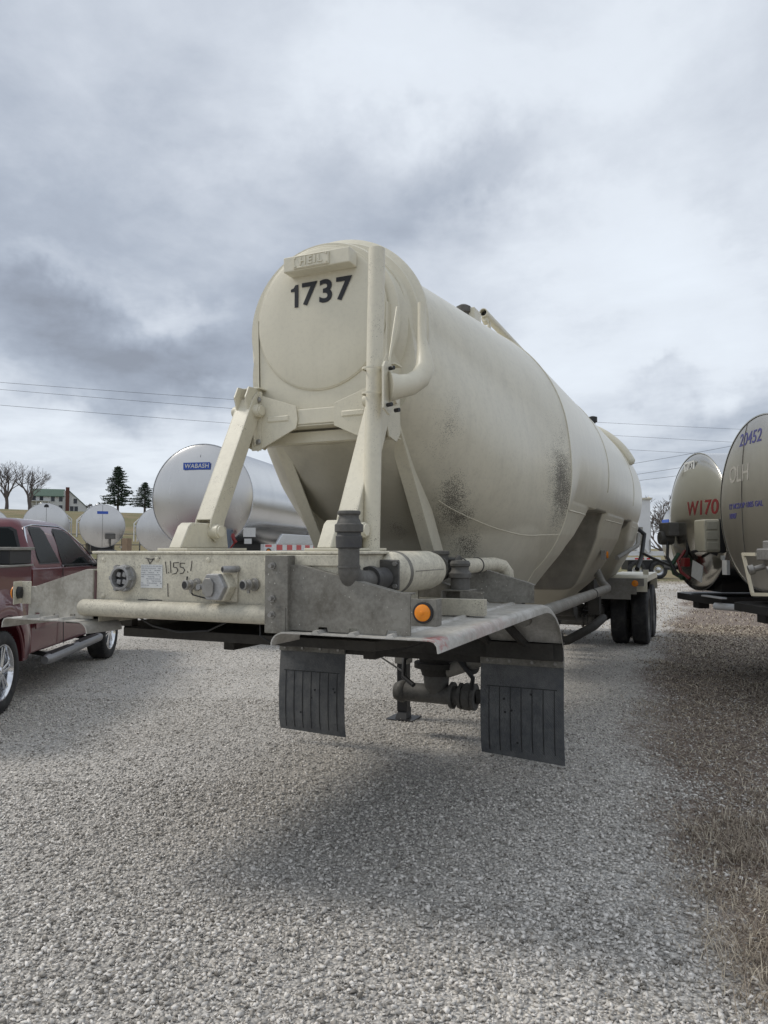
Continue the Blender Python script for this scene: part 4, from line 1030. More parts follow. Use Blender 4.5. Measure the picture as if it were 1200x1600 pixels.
# hopper outlets with valves and the product line
for i, (Yc, z0) in enumerate(CONES):
    Yv = Yc
    m = MB(); m.lathe((0, Yv, z0 + .06), (0, 0, -1), [(0, .17), (.015, .20), (.03, .20), (.032, .165), (.10, .15), (.102, .20), (.125, .20), (.127, .20), (.150, .20), (.152, .15), (.22, .13)], 32)
    v = m.build('outlet_valve', M['under'], TR, bevel=.002)
    m = MB(); m.cyl((.14, Yv, z0 - .06), (.33, Yv - .03, z0 - .06), .018, seg=10); m.bb(.27, .36, Yv - .06, Yv, z0 - .085, z0 - .04); m.build('valve_handle', M['under'], v)
    m = MB(); m.tube([(0, Yv, z0 - .14), (0, Yv, z0 - .26), (0, Yv + .0, z0 - .32)], [.12, .11, .085], 22); m.cyl((-.30, Yv, z0 - .33), (.30, Yv, z0 - .33), .085, seg=22)
    m.lathe((-.30, Yv, z0 - .33), (-1, 0, 0), [(0, .09), (.02, .10), (.04, .10), (.10, .075), (.11, 0)], 22); m.build('product_tee', M['fitting'], v, smooth=40)
    m = MB()
    for xx in (.14, .22, .34): m.lathe((xx, Yv, z0 - .33), (1, 0, 0), [(0, .085), (.0, .118), (.03, .118), (.03, .085)], 8 if xx == .22 else 20)
    m.lathe((.30, Yv, z0 - .33), (1, 0, 0), [(-.06, .09), (-.03, .12), (.03, .12), (.06, .09)], 10); m.build('pipe_coupler', M['fitting'], v, bevel=.002)
    xo = .36
    m = MB(); m.tube([(xo, Yv, z0 - .33), (xo + .08, Yv + .04, z0 - .32), (xo + .22, Yv + .18, z0 - .24), (xo + .36, Yv + .5, z0 - .16), (xo + .40, Yv + 1.2, z0 - .1)], .062, 18); m.build('product_hose', M['under'], v, smooth=50)
m = MB(); m.tube([(.10, 6.35, .60), (.34, 6.20, .70), (.62, 6.05, .82), (.90, 5.95, .90)], .062, 16); m.build('inclined_pipe', M['greypaint'], TR, smooth=50)
m = MB(); m.lathe((.36, 6.19, .70), (.75, -.4, .33), [(0, .07), (0, .095), (.03, .095), (.03, .07)], 20); m.build('pipe_clamp', M['under'], TR, bevel=.002)
m = MB(); m.tube([(-.18, 6.30, .80), (-.26, 6.22, .70), (-.24, 6.15, .56), (-.12, 6.10, .50)], .022, 10); m.tube([(.2, 6.2, .82), (.3, 6.1, .74), (.42, 6.1, .60), (.40, 6.12, .50)], .020, 10); m.build('drain_hose', M['black'], TR, smooth=50)
m = MB(); m.beam((-.24, 6.20, .58), (-.44, 6.12, .72), .03, .012); m.build('valve_lever', M['bolt'], TR)
m = MB(); m.cyl((.10, 6.5, .98), (.95, 6.0, 1.08), .03, seg=12); m.cyl((-.2, 6.2, .86), (.6, 6.9, .80), .05, seg=14); m.build('cross_pipe', M['under'], TR)
# long pipe low on the right side
m = MB(); XP = 1.01
m.tube([(XP, 5.45, 1.175), (XP, 10.15, 1.165)], .055, 22); SP = m.build('side_pipe', M['greypaint'], TR, smooth=50)
m = MB(); m.tube([(XP, 10.15, 1.165), (XP - .02, 10.32, 1.175), (XP - .10, 10.5, 1.22), (XP - .22, 10.8, 1.38), (XP - .34, 11.1, 1.55)], .055, 18); m.build('riser_pipe', M['greypaint'], SP, smooth=50)
m = MB()
for yy in (6.1, 8.9): m.lathe((XP, yy, 1.17), (0, 1, 0), [(0, .056), (0, .062), (.02, .062), (.02, .056)], 22, cap=False)
m.build('clamp_band', M['fitting_dark'], SP)
m = MB(); m.tube([(XP - .1, 12.2, 1.55), (XP + .12, 13.2, 1.75), (XP + .12, 13.5, 1.95)], .035, 12); m.build('vent_line', M['greypaint'], TR, smooth=50)
m = MB(); m.tube([(XP + .10, 13.3, 1.35), (XP + .14, 13.7, 1.55), (XP + .18, 13.9, 1.95), (XP + .02, 13.8, 2.1)], .04, 12); m.build('discharge_hose', M['black'], TR, smooth=50)
# side marker and small number on the shell
mk = T(945, 867, x=1.02)
m = MB(); m.bb(mk.x - .035, mk.x + .02, mk.y - .12, mk.y + .12, mk.z - .06, mk.z + .06); q_ = m.build('light_bracket', M['greypaint'], TR, bevel=.004)
m = MB(); m.cyl((mk.x + .02, mk.y + .03, mk.z), (mk.x + .04, mk.y + .03, mk.z), .045, seg=20); m.build('amber_lens', M['lens'], q_)
a_ = math.asin((2.05 - ZC) / RB); zz = 2.10; nx = math.sqrt(RB ** 2 - (zz - ZC) ** 2); nv = Vector((nx, 0, zz - ZC)).normalized(); up = Vector((-nv.z, 0, nv.x))
text_mesh('side_number_decal', '1737', .11, (nx + nv.x * .004, 6.72, zz + nv.z * .004), (0, 1, 0), up, M['ink'], VES, depth=.0006, bold=.003, spacing=1.1)
# pipes, caps and the bent rail on top of the vessel
tp = at(755, 488, Z=3.95); x_ = tp.x - XC
m = MB(); m.lathe((x_, tp.y, 3.95), (0, 1, -.005), [(0.10, .033), (0, .033), (0, .040), (5.6, .040)], 20, cap=False); tpipe = m.build('top_pipe', M['cream'], TR)
m = MB(); m.cyl((x_, tp.y + .20, 3.66), (x_, tp.y + .20, 3.93), .018, seg=10); m.cyl((x_, tp.y + 2.4, 3.66), (x_, tp.y + 2.4, 3.93), .018, seg=10); m.cyl((x_, tp.y + .03, 3.90), (x_, tp.y + .10, 3.88), .03, seg=10); m.build('pipe_stand', M['cream'], tpipe)
m = MB(); m.cyl((x_, tp.y + .06, 3.95), (x_, tp.y + .07, 3.95), .033, seg=16); m.build('pipe_bore', M['ink'], tpipe)
cq = at(724, 480, Z=3.80); m = MB(); m.lathe((cq.x - XC, cq.y, 3.62), (0, 0, 1), [(0, .05), (.12, .05), (.13, .065), (.18, .065), (.20, .03)], 14); m.build('vent_cap', M['fitting'], TR)
cq = at(738, 491, Z=3.76); m = MB(); m.bb(cq.x - XC - .05, cq.x - XC + .05, cq.y - .1, cq.y + .1, 3.62, 3.79); m.build('lifting_lug', M['cream'], TR, bevel=.004)
cq = at(926, 655, X=XC + .15); m = MB(); m.lathe((.15, cq.y, 3.70), (0, 0, 1), [(0, .05), (cq.z - 3.78, .05), (cq.z - 3.76, .09), (cq.z - 3.66, .09), (cq.z - 3.64, .03)], 14); m.build('manhole_vent', M['black'], TR)
m = MB(); m.tube([(1.235 * math.sin(a), 12.6, ZC + 1.235 * math.cos(a)) for a in np.linspace(R(8), R(66), 30)], [.02] + [.075] * 28 + [.03], 14); m.build('bent_top_pipe', M['cream'], TR, smooth=60)

# rear tandem: duals, axles, fenders
def wheel_parts(parent, x0, y, z, r, w, sgn=1, rimr=.29, rimmat='greypaint', tread=True, ax_=(1, 0, 0)):
    A = Vector(ax_); o = Vector((x0, y, z))
    m = MB(); h = w / 2
    m.lathe(o, A, [(-h * .8, rimr), (-h * .95, rimr + .03), (-h, r * .78), (-h * .92, r * .93), (-h * .78, r * .985), (-h * .55, r), (h * .55, r), (h * .78, r * .985), (h * .92, r * .93), (h, r * .78), (h * .95, rimr + .03), (h * .8, rimr)], 56, cap=False)
    if tread:
        for q in (-.36, -.12, .12, .36):
            pass
    t = m.build('tyre', M['tyre'], parent, smooth=40)
    m = MB(); m.lathe(o, A * sgn, [(h * .80, rimr + .005), (h * .84, rimr + .012), (h * .80, rimr), (h * .2, rimr - .03), (h * .05, rimr - .08), (h * .15, rimr * .45), (h * .55, rimr * .38), (h * .62, rimr * .3), (h * .62, 0)], 40, cap=False)
    m.lathe(o, A * sgn, [(-h * .8, rimr), (-h * .2, rimr - .03)], 40, cap=False)
    m.build('rim', M[rimmat], parent, smooth=40)
YA = [13.52 + .50, 13.52 + .50 + 1.24]
for ia, Yw in enumerate(YA):
    m = MB(); m.cyl((-.95, Yw, .50), (.95, Yw, .50), .065, seg=14); m.lathe((0, Yw + .15, .60), (0, -1, 0), [(-.02, .06), (0, .09), (.12, .09), (.14, .05)], 16); m.lathe((.45, Yw - .25, .62), (0, -1, 0), [(-.05, .05), (0, .085), (.14, .085), (.16, .04)], 16); m.lathe((-.45, Yw - .25, .62), (0, -1, 0), [(-.05, .05), (0, .085), (.14, .085), (.16, .04)], 16); m.build('axle', M['under'], TR)
    for x in (-1.09, -.76, .76, 1.11):
        e = bpy.data.objects.new('wheel', None); COL.objects.link(e); e.parent = TR; e['off'] = [0, 3, 0]
        wheel_parts(e, x, Yw, .505, .505, .285, 1 if x > 0 else -1)
m = MB()
for x in (-.5, .5):
    m.bb(x - .05, x + .05, 12.2, 16.2, .95, 1.20); m.beam((x, 12.6, .85), (x, 13.9, .45), .08, .10); m.beam((x, 13.9, .85), (x, 15.1, .45), .08, .10)
    m.bb(x - .09, x + .09, 12.5, 12.7, .62, .96)
for y in (12.3, 13.4, 14.6, 16.1): m.bb(-.5, .5, y, y + .08, .98, 1.15)
for y in (13.95, 15.2):
    for x in (-.5, .5): m.cyl((x, y + .2, .55), (x, y + .2, .95), .11, seg=16)
m.build('suspension_frame', M['under'], TR, bevel=.004)
m = MB(); m.cyl((-.35, 11.6, .80), (.35, 11.6, .80), .14, seg=20); m.cyl((-.3, 12.05, .68), (.3, 12.05, .68), .12, seg=20); m.build('air_tank', M['under'], TR, bevel=.02)
for sg in (-1, 1):
    m = MB(); x0, x1 = sg * .62, sg * 1.27
    prof = [(13.35, .96), (13.36, 1.13), (13.40, 1.20), (13.48, 1.235), (14.6, 1.24), (15.6, 1.235), (15.75, 1.18), (15.80, .9)]
    m.sheet(prof[::1], min(x0, x1), max(x0, x1), .006); m.prism([(sg * 1.272, y, z) for y, z in prof[1:-1]] + [(sg * 1.272, 15.7, 1.13), (sg * 1.272, 13.5, 1.13)], (sg * -.006, 0, 0))
    fd = m.build('rear_fender', M['cream'], TR, bevel=.006)
    if sg > 0:
        m = MB(); m.bb(.30, 1.00, 13.27, 13.30, .83, 1.17); m.bb(.30, 1.22, 13.275, 13.30, 1.06, 1.19); m.bb(1.0, 1.10, 13.27, 13.295, .92, 1.10); fb = m.build('fender_board', M['greypaint'], fd, bevel=.004)
        m = MB(); m.lathe((1.075, 13.27, 1.105), (0, -1, 0), [(0, .055), (.015, .05), (.022, 0)], 20); m.build('amber_lens', M['lens'], fb)
        m = MB(); m.bb(1.18, 1.27, 13.6, 13.66, 1.245, 1.33); m.build('fender_bracket', M['cream'], fd)
m = MB(); m.bb(-1.15, 1.15, 16.1, 16.2, .55, .68); m.build('rear_bumper', M['under'], TR)

# ------------------------------------------------------------------ parked stainless tankers
def dome(x, z, r, h): return -h * max(0.0, 1 - (x * x + z * z) / (r * r)) ** .75
def on_dome(o, r, h, zc, gap=.012):      # lay a flat decal onto the bulge of the head
    bm = bmesh.new(); bm.from_mesh(o.data)
    for ax_ in (0, 2):
        lo = min(v.co[ax_] for v in bm.verts); hi = max(v.co[ax_] for v in bm.verts); c = lo + .03
        while c < hi:
            p_ = Vector((0, 0, 0)); p_[ax_] = c; n_ = Vector((0, 0, 0)); n_[ax_] = 1
            bmesh.ops.bisect_plane(bm, geom=bm.verts[:] + bm.edges[:] + bm.faces[:], plane_co=p_, plane_no=n_); c += .03
    y0 = min(v.co.y for v in bm.verts); y1 = max(v.co.y for v in bm.verts)
    for q in bm.verts: q.co.y = dome(q.co.x, q.co.z - zc, r, h) - gap + (0 if q.co.y < (y0 + y1) / 2 else gap + .004)
    bm.to_mesh(o.data); bm.free()
def tanker(label, head, d, r=.95, zc=2.1, L=11.0, hm='steel_head', h=.16, group='stainless tank trailers parked in the lot', frame_z=1.12, rails=0, detail=1):
    rz = math.atan2(-d[0], d[1])
    t = thing('tank_trailer', label, 'trailer', (head.x, head.y, hill(head.x, head.y)), rz, group)
    m = MB(); prof = [(0.02, r * .985), (.03, r), (L - .02, r), (L, r * .97), (L + h * .7, r * .6), (L + h, 0)]
    m.lathe((0, 0, zc), (0, 1, 0), prof, 72, cap=False); sh = m.build('tank_shell', M['steel_body'], t, smooth=30)
    m = MB(); pf = [(dome(0, q, r, h), q) for q in list(np.linspace(0, r * .9, 16)) + [r * .94, r * .97, r * .99, r]]
    m.lathe((0, 0, zc), (0, 1, 0), pf, 80, cap=False); hd = m.build('front_head', M[hm], t, smooth=60)
    m = MB(); m.lathe((0, 0, zc), (0, 1, 0), [(-.012, r * .995), (-.012, r * 1.008), (.03, r * 1.008), (.03, r * .995)], 80, cap=False); m.build('head_ring', M['steel_body'], t)
    m = MB()
    for yy in (L * .33, L * .66): m.lathe((0, yy, zc), (0, 1, 0), [(0, r), (0, r + .012), (.06, r + .012), (.06, r)], 60, cap=False)
    m.build('shell_band', M['steel_body'], t)
    m = MB(); m.bb(-.5, .5, L * .45, L * .45 + 1.1, zc + r - .05, zc + r + .16); m.cyl((0, L * .45 + .5, zc + r + .1), (0, L * .45 + .5, zc + r + .3), .28, seg=24); m.build('manway_box', M['steel_body'], t, bevel=.02)
    # upper coupler and front deck
    zf = zc - r
    m = MB(); m.prism([(-.60, .02, frame_z), (-.45, -.12, frame_z), (.55, -.16, frame_z), (.75, -.05, frame_z), (.85, 2.6, frame_z), (-.85, 2.6, frame_z)], (0, 0, .09)); m.bb(-.45, .45, .1, 2.4, frame_z + .14, zf + .18)
    m.bb(-.09, .09, -.05, .1, frame_z - .10, frame_z)
    m.build('coupler_frame', M['black'], t, bevel=.006)
    for x in (-.55, .55):
        m = MB(); m.bb(x - .07, x + .07, 3.0, 3.14, .45, zf + .25); lg = m.build('landing_leg', M['greypaint'], t, bevel=.005)
        m = MB(); m.bb(x - .05, x + .05, 3.02, 3.12, .05, .45); m.bb(x - .14, x + .14, 2.95, 3.19, 0, .03); m.build('foot_pad', M['black'], lg)
    m = MB(); m.bb(-.5, -.4, L - 4.2, L + .2, .85, zf + .35); m.bb(.4, .5, L - 4.2, L + .2, .85, zf + .35); m.bb(-.5, .5, L - 3.9, L - 3.8, .85, 1.1); m.bb(-.5, .5, L - .2, L - .1, .85, 1.1); m.build('rear_sub_frame', M['steel_dull'], t)
    for Yw in (L - 2.9, L - 1.6):
        for x in (-1.09, -.77, .77, 1.09):
            e = bpy.data.objects.new('wheel', None); COL.objects.link(e); e.parent = t; e['off'] = [0, 0, 0]
            wheel_parts(e, x, Yw, .5, .5, .27, 1 if x > 0 else -1, rimmat='steel_dull')
    for sg in (-1, 1):
        m = MB(); m.sheet([(L - 3.55, .75), (L - 3.45, 1.0), (L - 3.2, 1.12), (L - 1.2, 1.12), (L - 1.0, 1.0), (L - .9, .75)], sg * .6, sg * 1.25, .006) if sg > 0 else m.sheet([(L - 3.55, .75), (L - 3.45, 1.0), (L - 3.2, 1.12), (L - 1.2, 1.12), (L - 1.0, 1.0), (L - .9, .75)], -1.25, -.6, .006)
        m.build('fender', M['steel_body'], t)
    if rails:
        for sg in ([-1] if rails == -1 else [1] if rails == 1 else [-1, 1]):
            m = MB(); x = sg * (r + .10); z0, z1 = zc + .12, zc + r * .62
            P_ = [(x, .3, z0 - .6), (x, .3, z0 + .05), (x + 0, .3, z0 + .15), (sg * (r * .68), .3, z1 + .1), (sg * r * .62, .3, z1)]
            m.tube(P_, .022, 8); m.tube([(p[0], p[1] + 1.6, p[2]) for p in P_], .022, 8)
            for k in (1, 3): m.cyl(P_[k], (P_[k][0], P_[k][1] + 1.6, P_[k][2]), .02, seg=8)
            m.cyl((x, .3, z0 + .02), (sg * (r * .9), .3, z0 + .1), .018, seg=8)
            m.build('guard_rail', M['white'], t)
    return t, hd, sh
def logo(hd, x, z, w, hgt, r, zc, h, txt=None, size=.1):
    m = MB(); n = 6; yb = min(dome(x + a, z - zc + b, r, h) for a in (-w / 2, 0, w / 2) for b in (-hgt / 2, hgt / 2)) - .012
    m.bb(x - w / 2, x + w / 2, yb, yb + .008, z - hgt / 2, z + hgt / 2); p = m.build('name_decal', M['blue'], hd)
    if txt: text_mesh('letters', txt, size, (x, yb - .002, z - .002), (1, 0, 0), (0, 0, 1), M['sticker'], p, depth=.0015, bold=.002, spacing=1.08, shear=.12)
# the big one behind the left strut
dW = (-math.sin(R(13.5)), math.cos(R(13.5)))
wp = at(316, 780, D=13.0)
tw, hw, sw = tanker('large brushed stainless tank trailer with a blue sticker on its head, behind the left strut', wp, dW, r=.945, zc=2.60, hm='steel_head', h=.17, L=12.0, frame_z=1.30)
logo(hw, -.045, 3.14, .50, .125, .945, 2.60, .17, 'WABASH', .105)
m = MB(); m.tube([(.0 + .11 * math.sin(a * 0), dome(.0, q, .945, .17) - .002, 2.60 + q) for a, q in ((0, .94), (0, .7))], .004, 6); m.tube([(.38, dome(.38, q, .945, .17) - .002, 2.6 + q) for q in (.85, .72)], .004, 6); m.build('seam', M['ink'], hw)
m = MB(); m.bb(.40, .60, -.16, -.04, 1.62, 2.02); cb = m.build('junction_box', simple('blue_grey_paint', (.13, .16, .20), .5), tw, bevel=.01)
m = MB(); m.tube([(.62, -.16, 1.92), (.70, -.22, 1.80), (.62, -.25, 1.68), (.5, -.2, 1.6), (.45, -.15, 1.55)], .016, 8); m.tube([(.66, -.2, 1.95), (.68, -.22, 1.86), (.72, -.2, 1.8)], .03, 8); m.build('red_air_hose', M['red'], tw)
m = MB(); m.bb(.78, 1.0, -.03, -.02, 1.90, 2.06); m.bb(.80, .93, -.03, -.02, 1.78, 1.87); m.build('paper_notice', M['sticker'], tw)
m = MB(); m.prism([(.99, 1.0, 1.78), (.99, 1.35, 1.98), (.99, 4.5, 1.98), (.99, 5.4, 1.84), (.99, 5.4, 1.78)], (.05, 0, 0)); m.build('side_tray', M['steel_body'], tw, bevel=.01)
m = MB(); m.bb(.96, 1.03, .35, 11.0, 1.66, 1.78); rl = m.build('side_rail', M['white'], tw)
for k in range(14):
    m = MB(); m.bb(1.03, 1.034, .4 + k * .62, .4 + k * .62 + .33, 1.67, 1.77); m.build('red_reflector', M['reftape_r'], rl)
m = MB(); m.bb(.97, 1.0, .4, 11, 1.3, 1.55); m.build('lower_skirt', M['greypaint'], tw)
lm = at(420, 861, D=11.2); rzW = math.atan2(-dW[0], dW[1]); q = Matrix.Rotation(-rzW, 3, 'Z') @ (lm - Vector((wp.x, wp.y, 0)))
m = MB(); m.bb(q.x - .075, q.x + .075, q.y, q.y + .006, q.z - .075, q.z + .06); lb = m.build('light_bracket', M['white'], tw)
m = MB(); m.cyl((q.x, q.y, q.z), (q.x, q.y - .01, q.z), .042, seg=20); m.build('light_gasket', M['black'], lb)
m = MB(); m.cyl((q.x, q.y - .01, q.z), (q.x, q.y - .02, q.z), .025, seg=20); m.build('amber_lens', M['lens'], lb)
m = MB(); m.beam((q.x, q.y + .03, q.z - .05), (.6, .3, 1.4), .04, .04); m.build('light_arm', M['greypaint'], lb)
# small ones below the grassy bank, left
for u, v, D, rl_, lab in ((72, 820, 33, 1, 'stainless tank trailer with a dark oval badge, just above the pickup cab roof'),
                          (160, 822, 33, -1, 'stainless tank trailer with a small blue sticker, between the pickup and the big tank'),
                          (250, 828, 31, -1, 'stainless tank trailer with a white rail, mostly hidden behind the big brushed tank head'),
                          (-22, 828, 32, 1, 'stainless tank trailer at the left edge of the photo with only its rail showing')):
    p = at(u, v, D=D); dd = Vector((p.x, p.y)).normalized(); a = R(1 if u < 200 else -3); dd = (dd.x * math.cos(a) - dd.y * math.sin(a), dd.x * math.sin(a) + dd.y * math.cos(a))
    t_, h_, s_ = tanker(lab, p, dd, r=.96, zc=p.z, hm='steel_head', h=.14, L=10.5, frame_z=1.45, rails=rl_, group='small tank trailers below the grassy bank')
    if u == 160: logo(h_, 0, p.z + .60, .46, .12, .96, p.z, .14)
    if u == 72:
        m = MB(); m.lathe((0, dome(0, .82, .96, .14) - .01, p.z + .82), (0, 1, 0), [(0, 0), (0, .10), (.02, .10)], 20); m.build('oval_badge', M['ink'], h_)
    if u in (72, 160):
        m = MB(); m.tube([(.0 if u == 160 else -.0, dome(0, q, .96, .14) - .004, p.z + q) for q in np.linspace(.93, -.93, 20)], .008, 6); m.build('seam', M['fitting'], h_)
    if u == 160:
        m = MB(); m.bb(.12, .55, -.32, -.14, p.z - .58, p.z - .34); m.cyl((.33, -.25, p.z - .9), (.33, -.25, p.z - .55), .04, seg=10); m.build('coupling_box', M['fitting'], t_, bevel=.01)
        m = MB(); m.bb(-1.2, -.75, -.2, .4, p.z - .98, p.z - .9); m.bb(.75, 1.25, -.2, .4, p.z - .98, p.z - .9); m.build('deck_plate', M['deckplate'], t_)
p = at(198, 853, D=24); tag(MB().bb(-.12, .12, -.1, .1, 0, p.z + .25)._build('wood_post', M['wood'], None, bevel=.01), 'short brown wooden post standing in front of the small tank trailers', 'post').location = (p.x, p.y, 0)
# right-hand group: heads facing left
dR = (math.sin(R(65)), math.cos(R(65)))
p = at(1090, 815, D=10.25)
t1, h1, s1 = tanker('polished tank trailer with red W170 lettering and a beige cabinet at its front', p, dR, r=.945, zc=p.z, hm='steel_mirror', h=.17, L=11, frame_z=.98, group='tank trailers parked on the right')
z = p.z
tx = text_mesh('number_decal', 'W170', .27, (.42, -.3, z + .16), (1, 0, 0), (0, 0, 1), M['redtxt'], h1, depth=.001, bold=.004, spacing=1.0, sx=1.05); on_dome(tx, .945, .17, z, .003)
m = MB(); m.bb(-.20, .12, dome(.15, .82, .945, .17) - .03, dome(.15, .82, .945, .17) - .02, z + .70, z + .84); pl_ = m.build('number_plate', M['sticker'], h1)
text_mesh('letters', 'Y1A7', .12, (-.04, dome(.15, .82, .945, .17) - .032, z + .77), (1, 0, 0), (0, 0, 1), M['ink'], pl_, depth=.001)
_n0 = set(bpy.data.objects)
m = MB(); m.bb(.55, .86, -.30, -.09, z - .42, z + .0); cbx = m.build('control_cabinet', simple('beige_plastic', (.40, .38, .30), .6, 0, .3), t1, bevel=.025)
m = MB(); m.bb(.53, .84, -.09, -.02, z - .43, z + .01); m.build('cabinet_back', M['black'], cbx, bevel=.015)
pm_ = simple('beige_panel', (.36, .34, .27), .6, 0, .3)
for k in range(3):
    m = MB(); m.bb(.86, .872, -.27, -.13, z - .13 - k * .13, z - .03 - k * .13); m.build('pressed_panel', pm_, cbx, bevel=.01)
m = MB(); m.bb(.945, .952, .0, .09, z - .17, z - .05); m.build('white_label', M['sticker'], t1)
m = MB(); m.bb(.945, .952, .0, .09, z - .26, z - .20); m.build('yellow_label', simple('yellow_label', (.45, .45, .15), .6), t1)
_n1 = set(bpy.data.objects)
m = MB(); m.bb(-.80, -.45, -.45, -.2, z - .50, z - .30); m.cyl((-.66, -.50, z - .52), (-.66, -.30, z - .52), .10, seg=16); m.bb(-.42, -.22, -.28, -.18, z - .85, z - .32); m.build('pump_motor', M['fitting'], t1, bevel=.02)
for k, (c, pth) in enumerate((('black', [(-.6, -.4, z - .55), (-.5, -.45, z - .8), (-.3, -.42, z - 1.0), (-.25, -.35, z - 1.1)]), ('red', [(-.25, -.3, z - .7), (-.22, -.42, z - .85), (-.1, -.42, z - 1.0), (0, -.35, z - 1.08)]),
                            ('black', [(-.2, -.28, z - .5), (-.18, -.3, z - .75), (-.3, -.4, z - .95), (-.9, -.5, z - .82), (-1.3, -.5, z - .75)]), ('black', [(.1, -.3, z - .8), (.3, -.45, z - .72), (.55, -.4, z - .68), (.6, -.25, z - .75)]),
                            ('green', [(-.45, -.3, z - .75), (-.42, -.42, z - .9), (-.38, -.40, z - 1.02), (-.2, -.35, z - 1.08)]))):
    mt = M['black'] if c == 'black' else M['red'] if c == 'red' else simple('green_hose', (.025, .07, .035), .6)
    m = MB(); m.tube(pth, .022 if k != 4 else .035, 8); m.build('air_hose', mt, t1, smooth=50)
m = MB(); m.bb(-.14, .0, -.42, -.34, z - .92, z - .80); m.build('red_valve', M['red'], t1, bevel=.01)
m = MB(); m.box((.34, -.40, z - .97), (.30, .01, .22), Matrix.Rotation(R(14), 3, 'Y')); m.build('paper_notice', M['sticker'], t1)
m = MB(); m.bb(.62, .70, -.22, -.2, z - .82, z - .76); m.bb(.74, .86, -.26, -.22, z - 1.0, z - .82); m.build('white_bracket', M['sticker'], t1)
m = MB(); m.bb(.45, 1.0, -.30, -.22, z - 1.06, z - 1.04); m.cyl((.8, -.28, z - 1.16), (1.15, -.1, z - 1.16), .045, seg=14); m.build('front_tray', M['white'], t1, bevel=.005)
for o in t1.children:
    if o not in _n1: o.location = (.20, .14, .30) if o.name.split('.')[0] not in ('front_tray', 'side_arm') else (.05, .1, .06)
p = at(1192, 785, D=8.0)
t2, h2, s2 = tanker('dull tank trailer numbered 20452 in blue, cut off by the right edge', p, dR, r=.955, zc=p.z, hm='steel_dull', h=.10, L=11, frame_z=1.0, group='tank trailers parked on the right')
z = p.z
for nm, txt, sz, x, dz, mt, sxx in (('number_decal', '20452', .205, -.14, .72, 'bluetxt', 1.0), ('faded_decal', 'OLH', .27, -.36, .34, 'ghost', .95), ('capacity_decal', "12' MCDOP 6085 GAL", .085, -.22, -.02, 'bluetxt', 1.0), ('code_decal', '10987', .085, -.52, -.13, 'bluetxt', 1.0)):
    o = text_mesh(nm, txt, sz, (x, -.3, z + dz), (1, 0, 0), (0, 0, 1), M[mt], h2, depth=.001, bold=.002, sx=sxx); on_dome(o, .955, .10, z, .003)
m = MB(); m.tube([(-.27, dome(-.27, q, .955, .10) - .003, z + q) for q in np.linspace(.90, -.9, 20)], .004, 6); m.build('seam', M['fitting'], h2)
_n2 = set(bpy.data.objects)
m = MB(); m.bb(.05, .62, -.34, -.12, z - .52, z - .36); m.bb(.0, .5, -.38, -.2, z - .56, z - .44); m.bb(.12, .6, -.2, -.1, z - .36, z - .33); vb = m.build('valve_box', M['cast'], t2, bevel=.02)
for x in (.02, .38):
    m = MB(); m.lathe((x, -.3, z - .62), (-.3, -1, -.3), [(0, .03), (.10, .03), (.11, .05), (.16, .05), (.16, .03)], 18); m.cyl((x, -.3, z - .62), (x + .04, -.3, z - .5), .02, seg=10); m.build('air_coupling', M['bolt'], t2)
m = MB(); m.beam((-.42, -.30, z - .50), (-.14, -.30, z - .50), .03, .035); m.beam((-.42, -.30, z - .49), (-.2, -.32, z - .92), .03, .03); m.beam((-.2, -.32, z - .92), (.55, -.32, z - .88), .03, .035); m.build('hose_guard', M['cream'], t2)
for o in t2.children:
    if o not in _n2: o.location = (.40, .08, -.06)
p = at(1049, 836, D=27)
t3, h3, s3 = tanker('distant small tank trailer with a blue sticker, between the white dumper and W170', p, dR, r=.95, zc=p.z, hm='steel_head', h=.12, L=10, frame_z=1.0, group='tank trailers parked on the right')
logo(h3, -.25, p.z + .48, .62, .19, .95, p.z, .12)
m = MB(); m.lathe((-.15, -.15, p.z - .35), (0, 1, 0), [(0, 0), (0, .12), (.05, .14)], 16); m.build('hose_cap', M['cast'], h3)

# white trailer far right behind the hopper trailer
def white_trailer():
    p = at(1011, 905, Z=0); ux = Vector((math.cos(TH), math.sin(TH), 0))
    t = thing('dump_trailer', 'white trailer with an upright front post and a slanting brace, far behind', 'trailer', (p.x, p.y, 0), math.atan2(ux.y, ux.x))
    m = MB(); m.bb(-.30, .40, .4, 1.2, 1.5, 4.45); ps = m.build('front_post', M['white'], t, bevel=.02)
    m = MB(); m.bb(-.36, .46, .3, 1.3, 4.45, 4.55); m.cyl((.30, .4, 4.55), (.42, .5, 4.45), .07, seg=12); m.build('post_cap', M['cream_dirty'], ps)
    m = MB(); m.bb(-7.5, 1.3, .5, .75, 1.30, 1.55); m.bb(-7.5, .9, .3, .42, 1.05, 1.2); m.build('side_frame', M['white'], t, bevel=.01)
    m = MB(); m.beam((-.95, .35, 2.95), (.25, .35, 1.5), .10, .12); m.build('slant_brace', M['white'], t)
    m = MB(); m.prism([(-7.4, .8, 1.6), (-.6, .8, 1.6), (-.6, .8, 3.1), (-7.4, .8, 3.1)], (0, 1.6, 0)); m.build('hopper_body', M['white'], t, bevel=.03)
    m = MB(); m.bb(.3, .34, .3, .36, 1.5, 2.2); m.bb(-.28, -.10, .25, .35, 1.9, 2.9); m.build('step_bracket', M['greypaint'], t)
    for k in range(4):
        m = MB(); m.bb(.05 + k * .33 - .6, .05 + k * .33 - .42, .28, .29, 1.09, 1.17); m.build('red_reflector', M['reftape_r'], t)
    for x in (-.45, .75):
        e = bpy.data.objects.new('wheel', None); COL.objects.link(e); e.parent = t; e['off'] = [0, 0, 0]
        wheel_parts(e, x, .35, .50, .50, .27, -1, rimmat='steel_body', ax_=(0, 1, 0))
    m = MB(); m.bb(-.9, 1.5, .42, 1.6, .5, 1.05); m.build('chassis', M['black'], t)
